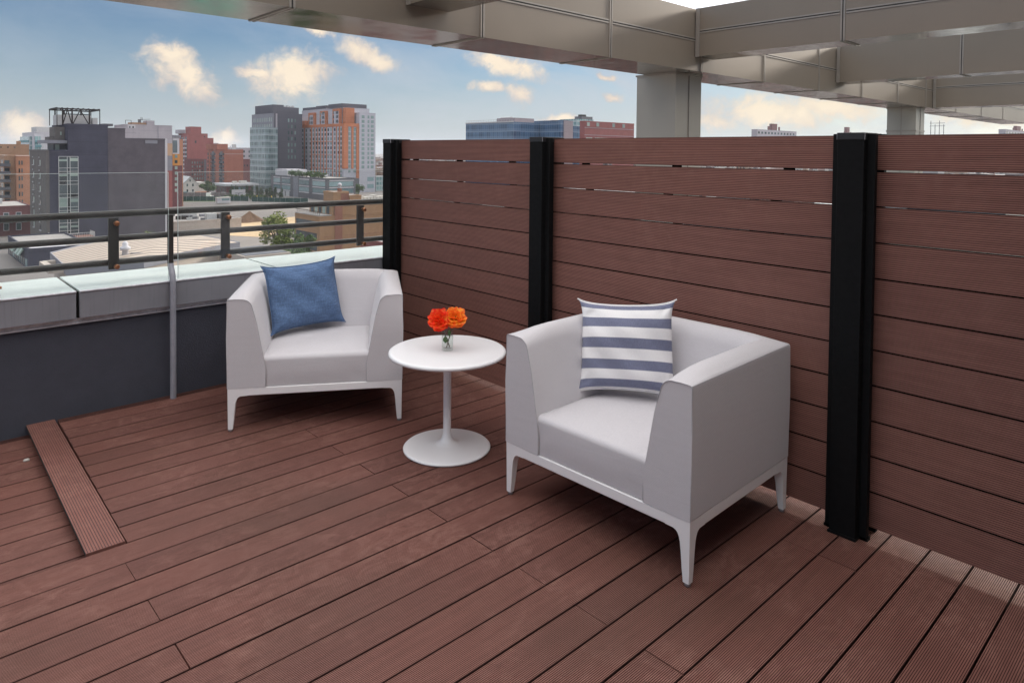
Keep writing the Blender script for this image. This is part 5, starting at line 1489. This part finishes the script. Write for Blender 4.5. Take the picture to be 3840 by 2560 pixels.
t = thing('street_lamp', 'thin dark street lamp post between the two workers and the sandy lot', 'street lamp', (85, 196, G)); mb = MB(); mb.tube([(0, 0, 0), (0, 0, 6.5)], .13, 8); mb.build('pole', M['m_graymetal'], t); mb = MB(); mb.box(-.1, -.1, 6.4, 1.5, .1, 6.6); mb.build('lamp_head', M['m_graymetal2'], t)

# ------------------------------------------------------------------ light and sky
SUN_EL, SUN_AZ = math.radians(16), math.radians(-4)      # azimuth from +x towards +y
sd = Vector((math.cos(SUN_EL) * math.cos(SUN_AZ), math.cos(SUN_EL) * math.sin(SUN_AZ), math.sin(SUN_EL)))
sl = bpy.data.lights.new('sun', 'SUN'); sl.energy = 4.2; sl.angle = math.radians(7); sl.color = (1.0, .90, .78)
so = bpy.data.objects.new('sun', sl); link(so); so.rotation_euler = sd.to_track_quat('Z', 'Y').to_euler(); so.location = (30, 0, 20)

def objmap(nt, v, sc):
    mp = N(nt, 'ShaderNodeMapping'); mp.inputs['Scale'].default_value = sc; nt.links.new(v, mp.inputs['Vector']); return mp.outputs['Vector']
w = bpy.data.worlds.new('World'); scene.world = w; w.use_nodes = True; nt = w.node_tree; nt.nodes.clear()
out = N(nt, 'ShaderNodeOutputWorld')
sky = N(nt, 'ShaderNodeTexSky', sky_type='NISHITA'); sky.sun_disc = False
sky.sun_elevation = SUN_EL; sky.sun_rotation = PI / 2 - SUN_AZ; sky.altitude = 30; sky.air_density = 1.0; sky.dust_density = .6; sky.ozone_density = 1.5
tc = N(nt, 'ShaderNodeTexCoord'); sep = N(nt, 'ShaderNodeSeparateXYZ'); nt.links.new(tc.outputs['Generated'], sep.inputs[0])
az = math_n(nt, 'ARCTAN2', sep.outputs[1], sep.outputs[0]); el = math_n(nt, 'ARCSINE', sep.outputs[2])
cv = N(nt, 'ShaderNodeCombineXYZ'); nt.links.new(az, cv.inputs[0]); nt.links.new(el, cv.inputs[1]); AE = cv.outputs[0]
# cumulus: (azimuth, elevation, half width, half height, tilt) in radians
CLOUDS = [
    (1.2669, 0.0989, 0.0617, 0.0291, 0.698),
    (1.2871, 0.1242, 0.0302, 0.0193, 0.175),
    (1.1315, 0.0987, 0.0600, 0.0366, -0.140),
    (1.1709, 0.0981, 0.0334, 0.0093, 0.140),
    (1.0320, 0.1336, 0.0433, 0.0180, 0.314),
    (1.0971, 0.1615, 0.0280, 0.0076, 0.175),
    (0.8374, 0.1261, 0.0659, 0.0160, 0.314),
    (0.8578, 0.0938, 0.0251, 0.0106, 0.000),
    (0.8150, 0.0849, 0.0239, 0.0162, 0.873),
    (0.6778, 0.0835, 0.0197, 0.0086, 0.175),
    (0.6936, 0.1118, 0.0123, 0.0061, 0.175),
    (0.4717, 0.0595, 0.0940, 0.0282, 0.070),
    (0.3965, 0.0642, 0.0676, 0.0194, 0.175),
    (0.5337, 0.0452, 0.0346, 0.0180, 0.000),
    (1.4416, 0.0202, 0.0314, 0.0205, -0.209),
    (1.2147, 0.0111, 0.0205, 0.0174, 0.000),
    (0.2403, 0.0485, 0.0372, 0.0115, 0.000),
    (0.7456, 0.0480, 0.0375, 0.0087, 0.000),
    (0.1957, 0.0506, 0.0247, 0.0112, 0.000),
]
warp = N(nt, 'ShaderNodeTexNoise'); warp.inputs['Scale'].default_value = 13; warp.inputs['Detail'].default_value = 5; warp.inputs['Roughness'].default_value = .62
nt.links.new(AE, warp.inputs['Vector'])
wv = N(nt, 'ShaderNodeVectorMath', operation='MULTIPLY_ADD'); nt.links.new(warp.outputs['Color'], wv.inputs[0]); wv.inputs[1].default_value = (.055, .045, 0); wv.inputs[2].default_value = (-.0275, -.0225, 0)
ad = N(nt, 'ShaderNodeVectorMath', operation='ADD'); nt.links.new(AE, ad.inputs[0]); nt.links.new(wv.outputs[0], ad.inputs[1])
dens = None
for a, e, rx_, ry_, tl in CLOUDS:
    mp = N(nt, 'ShaderNodeMapping', vector_type='TEXTURE'); mp.inputs['Location'].default_value = (a, e, 0); mp.inputs['Rotation'].default_value = (0, 0, tl); mp.inputs['Scale'].default_value = (rx_ * 1.12, ry_ * 1.12, 1)
    nt.links.new(ad.outputs[0], mp.inputs['Vector'])
    ln = N(nt, 'ShaderNodeVectorMath', operation='LENGTH'); nt.links.new(mp.outputs[0], ln.inputs[0])
    v = math_n(nt, 'SUBTRACT', 1.0, ln.outputs['Value'])
    dens = v if dens is None else math_n(nt, 'MAXIMUM', dens, v)
nf = noise(nt, AE, 30, 7, .62, .3); nl = noise(nt, AE, 11, 4, .55)
dn = math_n(nt, 'ADD', math_n(nt, 'MULTIPLY', math_n(nt, 'MAXIMUM', dens, -1.0), .9), math_n(nt, 'MULTIPLY', math_n(nt, 'SUBTRACT', nf, .5), 1.5))
alpha = N(nt, 'ShaderNodeMapRange', interpolation_type='SMOOTHSTEP'); alpha.inputs[1].default_value = -.06; alpha.inputs[2].default_value = .66; nt.links.new(dn, alpha.inputs[0])
# thin veil everywhere low in the sky
veil = math_n(nt, 'MULTIPLY', ramp(nt, noise(nt, objmap(nt, AE, (1, 2.2, 1)), 5.5, 6, .6, .5), .36, .66), ramp(nt, az, 1.15, .75, .22, .85))
ccol = mixc(nt, ramp(nt, math_n(nt, 'ADD', nl, math_n(nt, 'MULTIPLY', dn, .35)), .35, .85), CLOUD_A if 'CLOUD_A' in globals() else (.52, .45, .46), (.98, .84, .66))
warm = mixc(nt, ramp(nt, az, .75, .25, 0, .55), ccol, (.93, .80, .58))
STR = .095
bg = N(nt, 'ShaderNodeBackground'); bg.inputs['Strength'].default_value = STR
base = sky.outputs[0]
base = mixc(nt, 1.0, base, (.74, .90, 1.14), 'MULTIPLY')
scl = lambda c: mixc(nt, 1.0, c, (1 / STR, 1 / STR, 1 / STR), 'MULTIPLY')
hz = mixc(nt, ramp(nt, el, .0, .15, .72, .0), base, scl(mixc(nt, 0.0, (.52, .575, .66), (1, 1, 1))))
hz = mixc(nt, veil, hz, scl(mixc(nt, 0.0, (.56, .60, .66), (1, 1, 1))))
cl_ = mixc(nt, alpha.outputs[0], hz, scl(warm))
# bright unbroken cloud overhead and behind the viewer
thr = math_n(nt, 'ADD', ramp(nt, az, .62, 1.15, .145, .37), math_n(nt, 'MAXIMUM', ramp(nt, az, 1.3, 1.9, 0, .30), ramp(nt, az, -.2, -.8, 0, .40)))
nz = math_n(nt, 'MULTIPLY', math_n(nt, 'SUBTRACT', noise(nt, tc.outputs['Generated'], 3.2, 6, .6), .5), .20)
deckc = N(nt, 'ShaderNodeMapRange', interpolation_type='SMOOTHSTEP'); deckc.inputs[1].default_value = -.02; deckc.inputs[2].default_value = .12
nt.links.new(math_n(nt, 'SUBTRACT', math_n(nt, 'ADD', el, nz), thr), deckc.inputs[0])
LC = 2.6
tot = mixc(nt, deckc.outputs[0], cl_, scl(mixc(nt, 0.0, (LC, LC * .985, LC * .98), (1, 1, 1))))
nt.links.new(tot, bg.inputs['Color']); nt.links.new(bg.outputs[0], out.inputs[0])

scene.view_settings.view_transform = 'Standard'; scene.view_settings.look = 'None'; scene.view_settings.gamma = 1; scene.view_settings.exposure = 0.0
scene.render.engine = 'CYCLES'
c = scene.cycles
c.max_bounces = 8; c.diffuse_bounces = 4; c.glossy_bounces = 4; c.transmission_bounces = 8; c.transparent_max_bounces = 16
c.use_denoising = True; c.caustics_reflective = False; c.caustics_refractive = False; c.sample_clamp_indirect = 6

# thin city haze, one closed box round everything
def haze_box(density):
    m = bpy.data.materials.new('haze'); m.use_nodes = True; n2 = m.node_tree; n2.nodes.clear()
    o2 = N(n2, 'ShaderNodeOutputMaterial'); pv = N(n2, 'ShaderNodeVolumePrincipled')
    pv.inputs['Color'].default_value = (.86, .92, 1, 1); pv.inputs['Density'].default_value = density; pv.inputs['Anisotropy'].default_value = .2
    n2.links.new(pv.outputs[0], o2.inputs['Volume'])
    mb = MB(); mb.box(-3100, -3100, G - 40, 6100, 6100, 75); o = mb.build('haze', m); tag(o, kind='stuff')
    c.volume_bounces = 0
if HAZE: haze_box(HAZE)
